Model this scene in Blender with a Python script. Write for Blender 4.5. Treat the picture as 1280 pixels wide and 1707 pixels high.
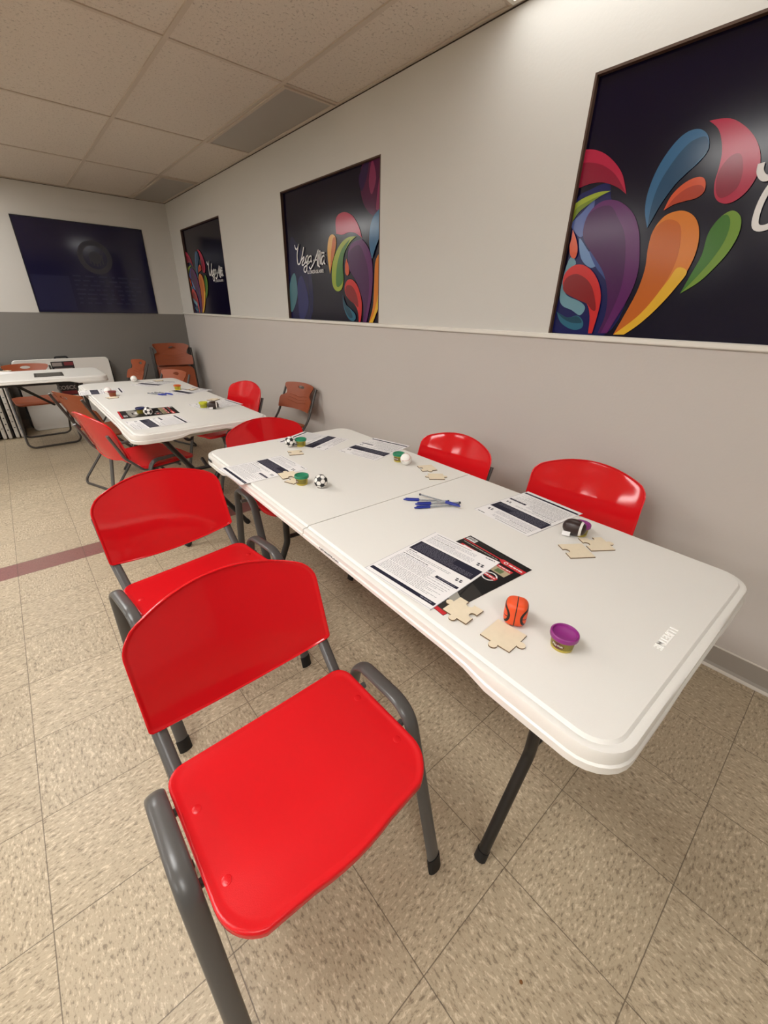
import bpy, bmesh, math, random
from mathutils import Vector, Matrix
PI=math.pi; R=math.radians
for o in list(bpy.data.objects): bpy.data.objects.remove(o)
sc=bpy.context.scene; COL=sc.collection
# ------------------------------------------------------------------ camera
cam_d=bpy.data.cameras.new('camera'); cam=bpy.data.objects.new('camera',cam_d); COL.objects.link(cam)
YAW,PITCH,ROLL,CAMH,FPX=0.7189,-0.4577,0.024,1.317,680.43
f_=Vector((math.sin(YAW)*math.cos(PITCH),math.cos(YAW)*math.cos(PITCH),math.sin(PITCH)))
r0=Vector((math.cos(YAW),-math.sin(YAW),0)); u0=r0.cross(f_)
r_=r0*math.cos(ROLL)+u0*math.sin(ROLL); u_=u0*math.cos(ROLL)-r0*math.sin(ROLL)
cam.matrix_world=Matrix(((r_.x,u_.x,-f_.x,0),(r_.y,u_.y,-f_.y,0),(r_.z,u_.z,-f_.z,CAMH),(0,0,0,1)))
cam_d.sensor_fit='VERTICAL'; cam_d.sensor_height=36; cam_d.lens=FPX/1707*36
cam_d.clip_start=.02; cam_d.clip_end=60
sc.camera=cam
# ------------------------------------------------------------------ world, exposure
w=bpy.data.worlds.new('world'); sc.world=w; w.use_nodes=True
w.node_tree.nodes['Background'].inputs[0].default_value=(.9,.88,.85,1)
w.node_tree.nodes['Background'].inputs[1].default_value=0.15
sc.view_settings.view_transform='Standard'; sc.view_settings.look='None'
sc.view_settings.gamma=1; sc.view_settings.use_curve_mapping=False
sc.view_settings.exposure=0.14
LAMP=15.0          # strength of the lit ceiling lamps
LAMP_STRIP=3.4    # lit strip by the right wall
LAMP_COL=(1.0,.995,.972)
# ------------------------------------------------------------------ room numbers (metres)
W=1.892; YB=6.262; HC=2.415; XL=-10.5; YF=-4.6
TILE=.3048; GX,GY=.6247,.1946
CX,CY,CSX,CSY=1.5243,2.6571,.594,1.2021
TOP=.737
# ------------------------------------------------------------------ materials
def lin(c):
    out=[]
    for v in c:
        v/=255; out.append(v/12.92 if v<=.04045 else ((v+.055)/1.055)**2.4)
    return tuple(out)+(1,)
MATS={}
def mat(name,rgb,rough=.5,metal=0,spec=.5,bump=0,bscale=200,coat=0,linear=None,noise=0,nscale=30):
    if name in MATS: return MATS[name]
    m=bpy.data.materials.new(name); m.use_nodes=True; nt=m.node_tree
    b=nt.nodes['Principled BSDF']
    col=linear+(1,) if linear else lin(rgb)
    b.inputs['Base Color'].default_value=col
    b.inputs['Roughness'].default_value=rough; b.inputs['Metallic'].default_value=metal
    b.inputs['Specular IOR Level'].default_value=spec
    b.inputs['Coat Weight'].default_value=coat
    m.diffuse_color=col
    tc=nt.nodes.new('ShaderNodeTexCoord')
    if bump:
        n=nt.nodes.new('ShaderNodeTexNoise'); n.inputs['Scale'].default_value=bscale; n.inputs['Detail'].default_value=2
        nt.links.new(tc.outputs['Object'],n.inputs['Vector'])
        bp=nt.nodes.new('ShaderNodeBump'); bp.inputs['Strength'].default_value=bump; bp.inputs['Distance'].default_value=.002
        nt.links.new(n.outputs['Fac'],bp.inputs['Height']); nt.links.new(bp.outputs['Normal'],b.inputs['Normal'])
    if noise:
        n=nt.nodes.new('ShaderNodeTexNoise'); n.inputs['Scale'].default_value=nscale; n.inputs['Detail'].default_value=4
        nt.links.new(tc.outputs['Object'],n.inputs['Vector'])
        mx=nt.nodes.new('ShaderNodeMix'); mx.data_type='RGBA'
        mx.inputs['A'].default_value=tuple(c*(1-noise) for c in col[:3])+(1,)
        mx.inputs['B'].default_value=tuple(min(1,c*(1+noise)) for c in col[:3])+(1,)
        nt.links.new(n.outputs['Fac'],mx.inputs['Factor']); nt.links.new(mx.outputs['Result'],b.inputs['Base Color'])
    MATS[name]=m; return m
def emit(name,rgb,strength):
    m=bpy.data.materials.new(name); m.use_nodes=True; nt=m.node_tree
    b=nt.nodes['Principled BSDF']; b.inputs['Base Color'].default_value=(.8,.8,.8,1)
    b.inputs['Emission Color'].default_value=rgb+(1,); b.inputs['Emission Strength'].default_value=strength
    MATS[name]=m; return m
class NT:
    """tiny helper to write math node chains"""
    def __init__(s,m): s.t=m.node_tree
    def n(s,op,a,b=None,c=None):
        x=s.t.nodes.new('ShaderNodeMath'); x.operation=op
        for i,v in enumerate((a,b,c)):
            if v is None: continue
            if isinstance(v,(int,float)): x.inputs[i].default_value=v
            else: s.t.links.new(v,x.inputs[i])
        return x.outputs[0]
    def mix(s,f,a,b):
        x=s.t.nodes.new('ShaderNodeMix'); x.data_type='RGBA'
        for k,v in (('Factor',f),('A',a),('B',b)):
            if isinstance(v,(int,float)): x.inputs[k].default_value=v
            elif isinstance(v,tuple): x.inputs[k].default_value=v
            else: s.t.links.new(v,x.inputs[k])
        return x.outputs['Result']
    def comb(s,x,y,z):
        c=s.t.nodes.new('ShaderNodeCombineXYZ')
        for i,v in enumerate((x,y,z)):
            if isinstance(v,(int,float)): c.inputs[i].default_value=v
            else: s.t.links.new(v,c.inputs[i])
        return c.outputs[0]
    def noise(s,vec,scale,detail=2,rough=.5):
        x=s.t.nodes.new('ShaderNodeTexNoise'); x.inputs['Scale'].default_value=scale; x.inputs['Detail'].default_value=detail
        x.inputs['Roughness'].default_value=rough
        s.t.links.new(vec,x.inputs['Vector']); return x.outputs['Fac']
    def ramp(s,f,a,b):   # smooth 0..1 between a and b
        x=s.t.nodes.new('ShaderNodeMapRange'); x.clamp=True
        s.t.links.new(f,x.inputs[0]); x.inputs[1].default_value=a; x.inputs[2].default_value=b; return x.outputs[0]
def floor_material():
    m=bpy.data.materials.new('vinyl_floor_tile'); m.use_nodes=True; k=NT(m); b=m.node_tree.nodes['Principled BSDF']
    tc=m.node_tree.nodes.new('ShaderNodeTexCoord'); sp=m.node_tree.nodes.new('ShaderNodeSeparateXYZ')
    m.node_tree.links.new(tc.outputs['Object'],sp.inputs[0]); x,y=sp.outputs[0],sp.outputs[1]
    far=k.n('GREATER_THAN',y,2.70)
    yy=k.n('SUBTRACT',y,k.n('MULTIPLY',far,TILE/2))
    u=k.n('DIVIDE',k.n('SUBTRACT',x,GX),TILE); v=k.n('DIVIDE',k.n('SUBTRACT',yy,GY),TILE)
    iu=k.n('FLOOR',u); iv=k.n('FLOOR',v); fu=k.n('SUBTRACT',u,iu); fv=k.n('SUBTRACT',v,iv)
    eu=k.n('MINIMUM',fu,k.n('SUBTRACT',1,fu)); ev=k.n('MINIMUM',fv,k.n('SUBTRACT',1,fv))
    stripe=k.n('MULTIPLY',k.n('GREATER_THAN',y,2.628),k.n('LESS_THAN',y,2.781))
    sedge=k.n('MINIMUM',k.n('ABSOLUTE',k.n('SUBTRACT',y,2.628)),k.n('ABSOLUTE',k.n('SUBTRACT',y,2.781)))
    ev2=k.n('ADD',ev,k.n('MULTIPLY',stripe,1))
    seam=k.n('MULTIPLY',k.n('MINIMUM',k.n('MINIMUM',eu,ev2),k.n('DIVIDE',sedge,TILE)),TILE)
    seamf=k.n('SUBTRACT',1,k.ramp(seam,.0006,.0016))
    par=k.n('MODULO',k.n('ADD',k.n('ADD',iu,iv),200),2)
    A,B=1.0,.45
    a1=k.n('ADD',A,k.n('MULTIPLY',par,B-A)); b1=k.n('ADD',B,k.n('MULTIPLY',par,A-B))
    off=k.n('MULTIPLY',k.n('ADD',k.n('MULTIPLY',iu,3.37),k.n('MULTIPLY',iv,7.91)),1.0)
    vec=k.comb(k.n('MULTIPLY',x,a1),k.n('MULTIPLY',y,b1),off)
    n1=k.noise(vec,135,3,.62); n2=k.noise(vec,260,2,.6)
    vec2=k.comb(k.n('MULTIPLY',x,a1),k.n('MULTIPLY',y,b1),k.n('ADD',off,11.3))
    n3=k.noise(vec2,230,2,.55)
    dark=k.ramp(n1,.565,.64); mid=k.ramp(n3,.56,.68); light=k.ramp(n1,.44,.36)
    base=lin((182,166,140)); c=k.mix(k.n('MULTIPLY',light,.7),base,lin((222,208,182)))
    c=k.mix(k.n('MULTIPLY',mid,.45),c,lin((140,122,98)))
    c=k.mix(k.n('MULTIPLY',dark,.62),c,lin((106,92,75)))
    red=k.mix(k.n('MULTIPLY',mid,.4),lin((128,76,72)),lin((158,108,100)))
    red=k.mix(k.n('MULTIPLY',dark,.6),red,lin((100,58,58)))
    c=k.mix(stripe,c,red)
    wn=m.node_tree.nodes.new('ShaderNodeTexWhiteNoise'); m.node_tree.links.new(k.comb(iu,iv,3.3),wn.inputs['Vector'])
    c=k.mix(k.n('MULTIPLY',wn.outputs['Value'],.14),c,lin((125,108,86)))
    soil=k.noise(tc.outputs['Object'],1.7,4,.6)
    c=k.mix(k.n('MULTIPLY',k.ramp(soil,.5,.75),.18),c,lin((120,104,84)))
    c=k.mix(k.n('MULTIPLY',seamf,.75),c,lin((70,56,44)))
    m.node_tree.links.new(c,b.inputs['Base Color'])
    rg=k.n('ADD',.36,k.n('MULTIPLY',n2,.14)); m.node_tree.links.new(rg,b.inputs['Roughness'])
    b.inputs['Specular IOR Level'].default_value=.45
    bp=m.node_tree.nodes.new('ShaderNodeBump'); bp.inputs['Strength'].default_value=.12; bp.inputs['Distance'].default_value=.002
    h=k.n('SUBTRACT',k.n('MULTIPLY',n2,.4),seamf); m.node_tree.links.new(h,bp.inputs['Height']); m.node_tree.links.new(bp.outputs['Normal'],b.inputs['Normal'])
    return m
def ceiling_material():
    m=bpy.data.materials.new('fissured_ceiling_tile'); m.use_nodes=True; k=NT(m); b=m.node_tree.nodes['Principled BSDF']
    tc=m.node_tree.nodes.new('ShaderNodeTexCoord')
    n1=k.noise(tc.outputs['Object'],75,4,.65); n2=k.noise(tc.outputs['Object'],260,2,.5)
    pit=k.ramp(n1,.575,.66); fine=k.ramp(n2,.55,.75)
    c=k.mix(k.n('MULTIPLY',pit,.42),lin((214,203,190)),lin((142,129,117)))
    c=k.mix(k.n('MULTIPLY',fine,.2),c,lin((152,140,128)))
    m.node_tree.links.new(c,b.inputs['Base Color']); b.inputs['Roughness'].default_value=.95; b.inputs['Specular IOR Level'].default_value=.1
    bp=m.node_tree.nodes.new('ShaderNodeBump'); bp.inputs['Strength'].default_value=.5; bp.inputs['Distance'].default_value=.004; bp.invert=True
    m.node_tree.links.new(k.n('ADD',pit,k.n('MULTIPLY',fine,.3)),bp.inputs['Height']); m.node_tree.links.new(bp.outputs['Normal'],b.inputs['Normal'])
    return m
M_FLOOR=floor_material(); M_CEIL=ceiling_material()
M_WALL=mat('upper_wall_paint',(208,205,199),.75,spec=.25,bump=.25,bscale=90)
M_WALLLOW=mat('lower_wall_paint',(203,196,190),.6,spec=.3,bump=.25,bscale=90)
M_WALLGREY=mat('grey_wall_paint',(128,124,119),.6,spec=.3,bump=.25,bscale=90)
M_TRIM=mat('trim_paint',(226,221,212),.45)
M_BASE=mat('cove_base_vinyl',(165,158,149),.5)
M_BASETOE=mat('cove_base_toe',(214,208,198),.5)
M_GRID=mat('ceiling_grid_metal',(196,182,166),.6)
M_GAP=mat('ceiling_gap_dark',(60,50,42),.9)
M_DIFFOFF=mat('diffuser_unlit',(158,150,140),.35,bump=.1,bscale=150)
M_WHITE=mat('lamp_frame_white',(225,220,210),.5)
M_RED=mat('red_plastic',None,.06,spec=.45,linear=(.68,.009,.014))
M_REDTEX=mat('red_plastic_pebbled',None,.26,spec=.4,bump=.10,bscale=700,linear=(.68,.009,.014))
M_FRAME=mat('grey_painted_steel',(86,84,82),.28,spec=.5)
M_RUBBER=mat('black_rubber',(18,17,17),.6)
M_TABLE=mat('white_table_plastic',(228,225,219),.38,spec=.4,bump=.08,bscale=350)
M_TLEG=mat('black_painted_steel',(30,27,26),.35)
M_BROWN=mat('brown_plastic',(150,72,36),.4,bump=.06,bscale=300)
M_BROWNFR=mat('dark_grey_tube',(66,61,57),.35)
M_PAPER=mat('white_paper',(236,233,232),.8,spec=.2)
M_NAVY=mat('navy_ink',(34,33,50),.7,spec=.2)
M_INK=mat('grey_ink',(70,68,76),.8,spec=.1)
M_INKL=mat('pale_ink',(138,136,148),.8,spec=.1)
M_PLY=mat('birch_plywood',(226,212,186),.65,spec=.2,noise=.07,nscale=60)
M_PLYEDGE=mat('scorched_plywood_edge',(110,84,56),.8)
# ------------------------------------------------------------------ mesh building
def fillet(path,r,n=6,closed=False):
    P=[Vector(p) for p in path]; out=[]; N=len(P)
    for i,p in enumerate(P):
        if not closed and i in (0,N-1): out.append(p); continue
        a=P[i-1]; c=P[(i+1)%N]; d1=(a-p); d2=(c-p); l1,l2=d1.length,d2.length; d1.normalize(); d2.normalize()
        ang=d1.angle(d2)
        if ang>PI-.02: out.append(p); continue
        rr=r[i] if isinstance(r,(list,tuple)) else r
        t=min(rr/math.tan(ang/2),l1*.48,l2*.48); rr=t*math.tan(ang/2)
        bis=(d1+d2).normalized(); cen=p+bis*(rr/math.sin(ang/2))
        s=p+d1*t-cen; e=p+d2*t-cen; tot=s.angle(e); ax=s.cross(e).normalized()
        for j in range(n+1): out.append(cen+Matrix.Rotation(tot*j/n,3,ax)@s)
    return out
def smooth_loop(pts,sharp=(),n=4):
    """closed Catmull-Rom through 2D points, corners at the sharp indices"""
    N=len(pts); out=[]; S=set(sharp)
    for i in range(N):
        p0,p1,p2,p3=[Vector(pts[(i+k)%N]) for k in (-1,0,1,2)]
        if i in S: p0=p1*2-p2 if False else p1
        if (i+1)%N in S: p3=p2
        for j in range(n):
            t=j/n
            out.append(tuple(.5*((2*p1)+(p2-p0)*t+(2*p0-5*p1+4*p2-p3)*t*t+(3*p1-p0-3*p2+p3)*t**3)))
    return out
def smooth_open(pts,n=5):
    P=[Vector(p) for p in pts]; out=[]
    for i in range(len(P)-1):
        p0=P[max(i-1,0)]; p1=P[i]; p2=P[i+1]; p3=P[min(i+2,len(P)-1)]
        for j in range(n):
            t=j/n; out.append(.5*((2*p1)+(p2-p0)*t+(2*p0-5*p1+4*p2-p3)*t*t+(3*p1-p0-3*p2+p3)*t**3))
    out.append(P[-1]); return out
class MB:
    def __init__(s): s.v=[]; s.f=[]; s.m=[]; s.mats=[]
    def mi(s,m):
        if m not in s.mats: s.mats.append(m)
        return s.mats.index(m)
    def add(s,vs,fs,m,xf=None):
        o=len(s.v); i=s.mi(m)
        s.v+=[tuple(xf@Vector(v)) if xf else tuple(v) for v in vs]
        for f in fs: s.f.append([o+k for k in f]); s.m.append(i)
        return s
    def box(s,c,d,m,xf=None):
        x,y,z=[k/2 for k in d]; cx,cy,cz=c
        vs=[(cx+a*x,cy+b*y,cz+e*z) for a in(-1,1) for b in(-1,1) for e in(-1,1)]
        return s.add(vs,[(0,1,3,2),(4,6,7,5),(0,4,5,1),(2,3,7,6),(0,2,6,4),(1,5,7,3)],m,xf)
    def bbox(s,c,d,m,bev=.003,xf=None):
        """box with bevelled vertical edges and top"""
        x,y,z=[k/2 for k in d]; lo=[]
        def loop(ix,zz): return [(c[0]+sx*(x-ix)-(0),c[1]+sy*(y-ix),c[2]+zz) for sx,sy in((-1,-1),(1,-1),(1,1),(-1,1))]
        return s.rings([loop(bev,-z),loop(0,-z+bev),loop(0,z-bev),loop(bev,z)],m,xf=xf)
    def face(s,pts,m,xf=None): return s.add(pts,[list(range(len(pts)))],m,xf)
    def rings(s,loops,m,cap0=True,cap1=True,xf=None,closed=True):
        n=len(loops[0]); vs=[p for l in loops for p in l]; fs=[]
        for a in range(len(loops)-1):
            for i in range(n if closed else n-1):
                j=(i+1)%n; fs.append((a*n+i,a*n+j,(a+1)*n+j,(a+1)*n+i))
        if cap0: fs.append(list(range(n))[::-1])
        if cap1: fs.append([(len(loops)-1)*n+i for i in range(n)])
        return s.add(vs,fs,m,xf)
    def prism(s,pts,z0,z1,m,medge=None,xf=None):
        n=len(pts); lo=[(p[0],p[1],z0) for p in pts]; hi=[(p[0],p[1],z1) for p in pts]
        s.add(lo+hi,[(i,(i+1)%n,n+(i+1)%n,n+i) for i in range(n)],medge or m,xf)
        s.add(hi,[list(range(n))],m,xf); s.add(lo,[list(range(n))[::-1]],m,xf); return s
    def tube(s,path,rx,m,ry=None,ref=None,seg=10,caps=True,closed=False,xf=None,taper=None):
        P=[Vector(p) for p in path]; N=len(P); loops=[]; ry=ry or rx; prev=None
        for i,p in enumerate(P):
            if closed: t=P[(i+1)%N]-P[i-1]
            else: t=P[min(i+1,N-1)]-P[max(i-1,0)]
            if t.length<1e-9: t=Vector((0,0,1))
            t.normalize()
            if ref is not None: a=Vector(ref)-t*t.dot(Vector(ref))
            elif prev is None:
                a=Vector((0,0,1)) if abs(t.z)<.9 else Vector((1,0,0)); a=a-t*t.dot(a)
            else: a=prev-t*t.dot(prev)
            a.normalize(); prev=a; b=t.cross(a); k=taper(i/(N-1)) if taper else 1
            loops.append([p+a*(rx*k*math.cos(2*PI*j/seg))+b*(ry*k*math.sin(2*PI*j/seg)) for j in range(seg)])
        if closed: loops.append(loops[0]); return s.rings(loops,m,False,False,xf)
        return s.rings(loops,m,caps,caps,xf)
    def lathe(s,prof,m,seg=28,c=(0,0,0),xf=None):
        loops=[[(c[0]+r*math.cos(2*PI*j/seg),c[1]+r*math.sin(2*PI*j/seg),c[2]+z) for j in range(seg)] for r,z in prof]
        return s.rings(loops,m,True,True,xf)
    def ribbon(s,pts,wd,m,n,up=None):
        """flat stroke in the plane with normal n"""
        P=[Vector(p) for p in pts]; L=[]; Rr=[]; n=Vector(n)
        for i,p in enumerate(P):
            t=(P[min(i+1,len(P)-1)]-P[max(i-1,0)]).normalized(); d=n.cross(t)*(wd/2); L.append(p+d); Rr.append(p-d)
        k=len(P); return s.add(L+Rr,[(i,i+1,k+i+1,k+i) for i in range(k-1)],m)
    def shell(s,outline,fn,m,levels,under=None):
        """rounded plate: outline in 2D, fn(x,y,h)->point at height h over the mid surface.
        levels: list of (r,h) rings from the rim to the centre, mirrored for the underside"""
        cx=sum(p[0] for p in outline)/len(outline); cy=sum(p[1] for p in outline)/len(outline); n=len(outline)
        top=[]
        for r,h in levels: top.append([fn(cx+(p[0]-cx)*r,cy+(p[1]-cy)*r,h) for p in outline])
        bot=[]
        for r,h in (under or [(r_,-h_) for r_,h_ in levels]): bot.append([fn(cx+(p[0]-cx)*r,cy+(p[1]-cy)*r,h) for p in outline])
        loops=bot[::-1]+top
        return s.rings(loops,m)
    def text(s,txt,size,m,xf,align='CENTER',bold=0,extr=0,fn=None,sx=1):
        cu=bpy.data.curves.new('t','FONT'); cu.body=txt; cu.size=size; cu.align_x=align; cu.align_y='CENTER'; cu.offset=bold; cu.extrude=extr; cu.resolution_u=2
        ob=bpy.data.objects.new('t',cu); me=ob.to_mesh()
        vs=[(v.co.x*sx,v.co.y,v.co.z) for v in me.vertices]; fs=[list(p.vertices) for p in me.polygons]
        if fn: vs=[fn(*v) for v in vs]
        s.add(vs,fs,m,xf); ob.to_mesh_clear(); bpy.data.objects.remove(ob); bpy.data.curves.remove(cu); return s
    def build(s,name,parent=None,smooth=35,loc=None,rot=None,sub=0):
        me=bpy.data.meshes.new(name); me.from_pydata(s.v,[],s.f)
        for m in s.mats: me.materials.append(m)
        for p,i in zip(me.polygons,s.m): p.material_index=i
        bm=bmesh.new(); bm.from_mesh(me); bmesh.ops.recalc_face_normals(bm,faces=bm.faces) if not getattr(s,'keep',False) else None
        bm.to_mesh(me); bm.free()
        if smooth:
            me.shade_smooth(); me.set_sharp_from_angle(angle=R(smooth))
        o=bpy.data.objects.new(name,me); COL.objects.link(o)
        if parent: o.parent=parent
        if loc: o.location=loc
        if rot: o.rotation_euler=rot
        return o
def thing(name,label,cat,loc=(0,0,0),rz=0,group=None):
    o=bpy.data.objects.new(name,None); o.empty_display_size=.05; COL.objects.link(o); o.location=loc; o.rotation_euler=(0,0,rz)
    o['label']=label; o['category']=cat
    if group: o['group']=group
    return o
def tag(o,label,cat,group=None):
    o['label']=label; o['category']=cat
    if group: o['group']=group
    return o
def struct(o): o['kind']='structure'; return o
def copy_thing(root,loc,rz,label,group=None):
    r=root.copy(); COL.objects.link(r); r.location=loc; r.rotation_euler=(root.rotation_euler[0],root.rotation_euler[1],rz); r['label']=label
    if group: r['group']=group
    for ch in list(root.children):
        c=ch.copy(); COL.objects.link(c); c.parent=r
        for g in list(ch.children):
            d=g.copy(); COL.objects.link(d); d.parent=c
    return r
# ================================================================== ROOM
mb=MB(); mb.face([(XL,YF,0),(W+.1,YF,0),(W+.1,YB+.1,0),(XL,YB+.1,0)],M_FLOOR); struct(mb.build('floor',smooth=0))
mb=MB(); mb.face([(XL,YF,HC),(XL,YB+.1,HC),(W+.1,YB+.1,HC),(W+.1,YF,HC)],M_CEIL); ceil=struct(mb.build('ceiling',smooth=0))
mb=MB()
gx=[CX+i*CSX for i in range(0,-22,-1)]; gy=[CY+j*CSY for j in range(-4,4)]
for x in gx:
    mb.box((x,(YF+YB)/2,HC-.003),(.022,YB-YF,.006),M_GRID)
for y in gy:
    if YF<y<YB: 
        mb.box(((XL+W)/2,y,HC-.0025),(W-XL,.020,.005),M_GRID)
for x in gx:
    for y in gy:   # short dark gaps where the tiles meet the cross tees
        if YF<y<YB:
            for sx in (-1,1): mb.box((x+sx*.075,y+.0115,HC-.0008),(.11,.004,.0016),M_GAP)
mb.box((W-.008,(YF+YB)/2,HC-.004),(.016,YB-YF,.006),M_GRID); mb.box((W-.0005,(YF+YB)/2,HC-.010),(.003,YB-YF,.004),M_GAP)
mb.box(((XL+W)/2,YB-.008,HC-.004),(W-XL,.016,.006),M_GRID); mb.box(((XL+W)/2,YB-.0005,HC-.010),(W-XL,.003,.004),M_GAP)
mb.build('ceiling_grid',parent=ceil,smooth=0)
# right wall with three openings
OPEN=[(-.135,1.055),(2.262,3.45),(4.69,5.87)]; ZB,ZT=1.243,2.108
mb=MB(); T=.12; xc=W+T/2
def wseg(y0,y1,z0,z1,m,dx=0): mb.box((xc+dx/2,(y0+y1)/2,(z0+z1)/2),(T-dx,y1-y0,z1-z0),m)
wseg(YF,YB+.12,0,1.222,M_WALLLOW); wseg(YF,YB+.12,1.222,ZB,M_WALL); wseg(YF,YB+.12,ZT,HC+.05,M_WALL)
prev=YF
for a,b in OPEN: wseg(prev,a,ZB,ZT,M_WALL); wseg(a,b,ZB,ZT,M_WALL,dx=.035); prev=b
wseg(prev,YB+.12,ZB,ZT,M_WALL)
struct(mb.build('wall_right',smooth=0))
mb=MB(); mb.rings([[(W-.011,y,1.222),(W-.013,y,1.226),(W-.012,y,1.240),(W-.004,y,1.243),(W,y,1.243),(W,y,1.222)] for y in (YF,YB-.0015)],M_TRIM); struct(mb.build('trim_1',smooth=0))
def base_profile(y): return [(W,y,0),(W-.016,y,0),(W-.0155,y,.004),(W-.009,y,.012),(W-.004,y,.024),(W-.004,y,.100),(W-.0025,y,.104),(W,y,.105)]
mb=MB(); L=[base_profile(y) for y in (YF,YB)]
n=len(L[0])
for i in range(n-1):
    mb.face([L[0][i],L[0][i+1],L[1][i+1],L[1][i]],M_BASETOE if i in (1,2,5,6) else M_BASE)
struct(mb.build('baseboard_right',smooth=0))
mb=MB(); mb.box(((XL+W)/2,YB+.06,.61),(W-XL,.12,1.22),M_WALLGREY); mb.box(((XL+W)/2,YB+.06,(1.22+HC+.05)/2),(W-XL,.12,HC+.05-1.22),M_WALL); struct(mb.build('wall_back',smooth=0))
mb=MB(); mb.box(((XL+W)/2,YB-.004,.05),(W-XL-.02,.008,.10),M_BASE); struct(mb.build('baseboard_back',smooth=0))
mb=MB(); mb.box((XL-.06,(YF+YB)/2,HC/2),(.12,YB-YF,HC),M_WALL); struct(mb.build('wall_left',smooth=0))
mb=MB(); mb.box(((XL+W)/2,YF-.06,HC/2),(W-XL,.12,HC),M_WALLGREY); struct(mb.build('wall_front',smooth=0))
# ceiling lamps
M_LAMP=emit('lamp_diffuser_lit',LAMP_COL,LAMP); M_LAMPD=emit('lamp_diffuser_dim',LAMP_COL,LAMP*.6); M_LAMPS=emit('strip_diffuser_lit',LAMP_COL,LAMP_STRIP)
def ceiling_light(x0,x1,y0,y1,m,label,group):
    t=thing('ceiling_light',label,'ceiling light',((x0+x1)/2,(y0+y1)/2,HC-.012),0,group)
    hx,hy=(x1-x0)/2,(y1-y0)/2; a=MB(); fw=.018
    for s_ in (-1,1):
        a.box((s_*(hx-fw/2),0,.004),(fw,2*hy,.008),M_WHITE if m is not M_DIFFOFF else M_GRID); a.box((0,s_*(hy-fw/2),.004),(2*hx-2*fw,fw,.008),M_WHITE if m is not M_DIFFOFF else M_GRID)
    a.build('frame',t,0); a=MB(); a.box((0,0,.0055),(2*hx-2*fw,2*hy-2*fw,.004),m); a.build('diffuser',t,0); return t
yrow=lambda j:(CY+j*CSY,CY+(j+1)*CSY)
xs0,xs1=CX+.012,W-.018
ceiling_light(xs0,xs1,yrow(0)[0]+.011,yrow(0)[1]-.011,M_DIFFOFF,'unlit grey narrow ceiling panel above the middle printed panel',None)
ceiling_light(xs0,xs1,yrow(2)[0]+.011,YB-.022,M_DIFFOFF,'unlit grey narrow ceiling panel in the far corner of the ceiling',None)
ceiling_light(xs0,xs1,yrow(-2)[0]+.011,yrow(-2)[1]-.011,M_LAMPS,'lit narrow ceiling lamp along the right wall at the top edge of the photo','lit strip lamp')
for cxl in [CX-k*CSX for k in (4,8,12,16)]:
    for j in (-4,-2,0,2):
        y0,y1=yrow(j)
        if y0<YF: continue
        ceiling_light(cxl+.012,cxl+CSX-.012,y0+.011,min(y1-.011,YB-.022),M_LAMPD if j==2 else M_LAMP,'lit two by four ceiling lamp out of sight above the room','lit ceiling lamps overhead')
# printed panels in the wall openings
PC=dict(blue_deep=(28,30,84),lilac=(84,100,158),skyblue=(108,138,182),slate=(62,78,138),tealpale=(110,150,165),teal=(46,98,122),teal_dark=(34,70,88),
 crimson=(172,36,66),crimson_dark=(134,24,50),lime=(148,164,52),lime_dark=(112,130,40),purple=(92,34,94),purple_dark=(72,28,78),blue=(54,100,138),blue_dark=(38,74,104),
 vermilion=(204,84,50),vermilion_dark=(168,62,40),orange=(208,122,44),yellow=(220,172,50),orange_dark=(188,98,36),grass=(112,146,56),grass_dark=(66,114,46),red=(196,46,46),red_dark=(130,30,34),
 mistblue=(24,25,66),mistslate=(42,46,96),mistteal=(76,118,128),magenta_deep=(80,24,62),magenta=(134,50,88),plum=(48,24,66),amber=(214,160,74))
M_PBG=mat('print_midnight',(9,4,30),.16,spec=.36); M_LETTER=mat('print_letter_white',(225,222,220),.4)
M_PWOOD=mat('dark_brown_wood',(74,50,34),.7)
def pm(n): return mat('print_'+n,PC[n],.16,spec=.36)
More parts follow.
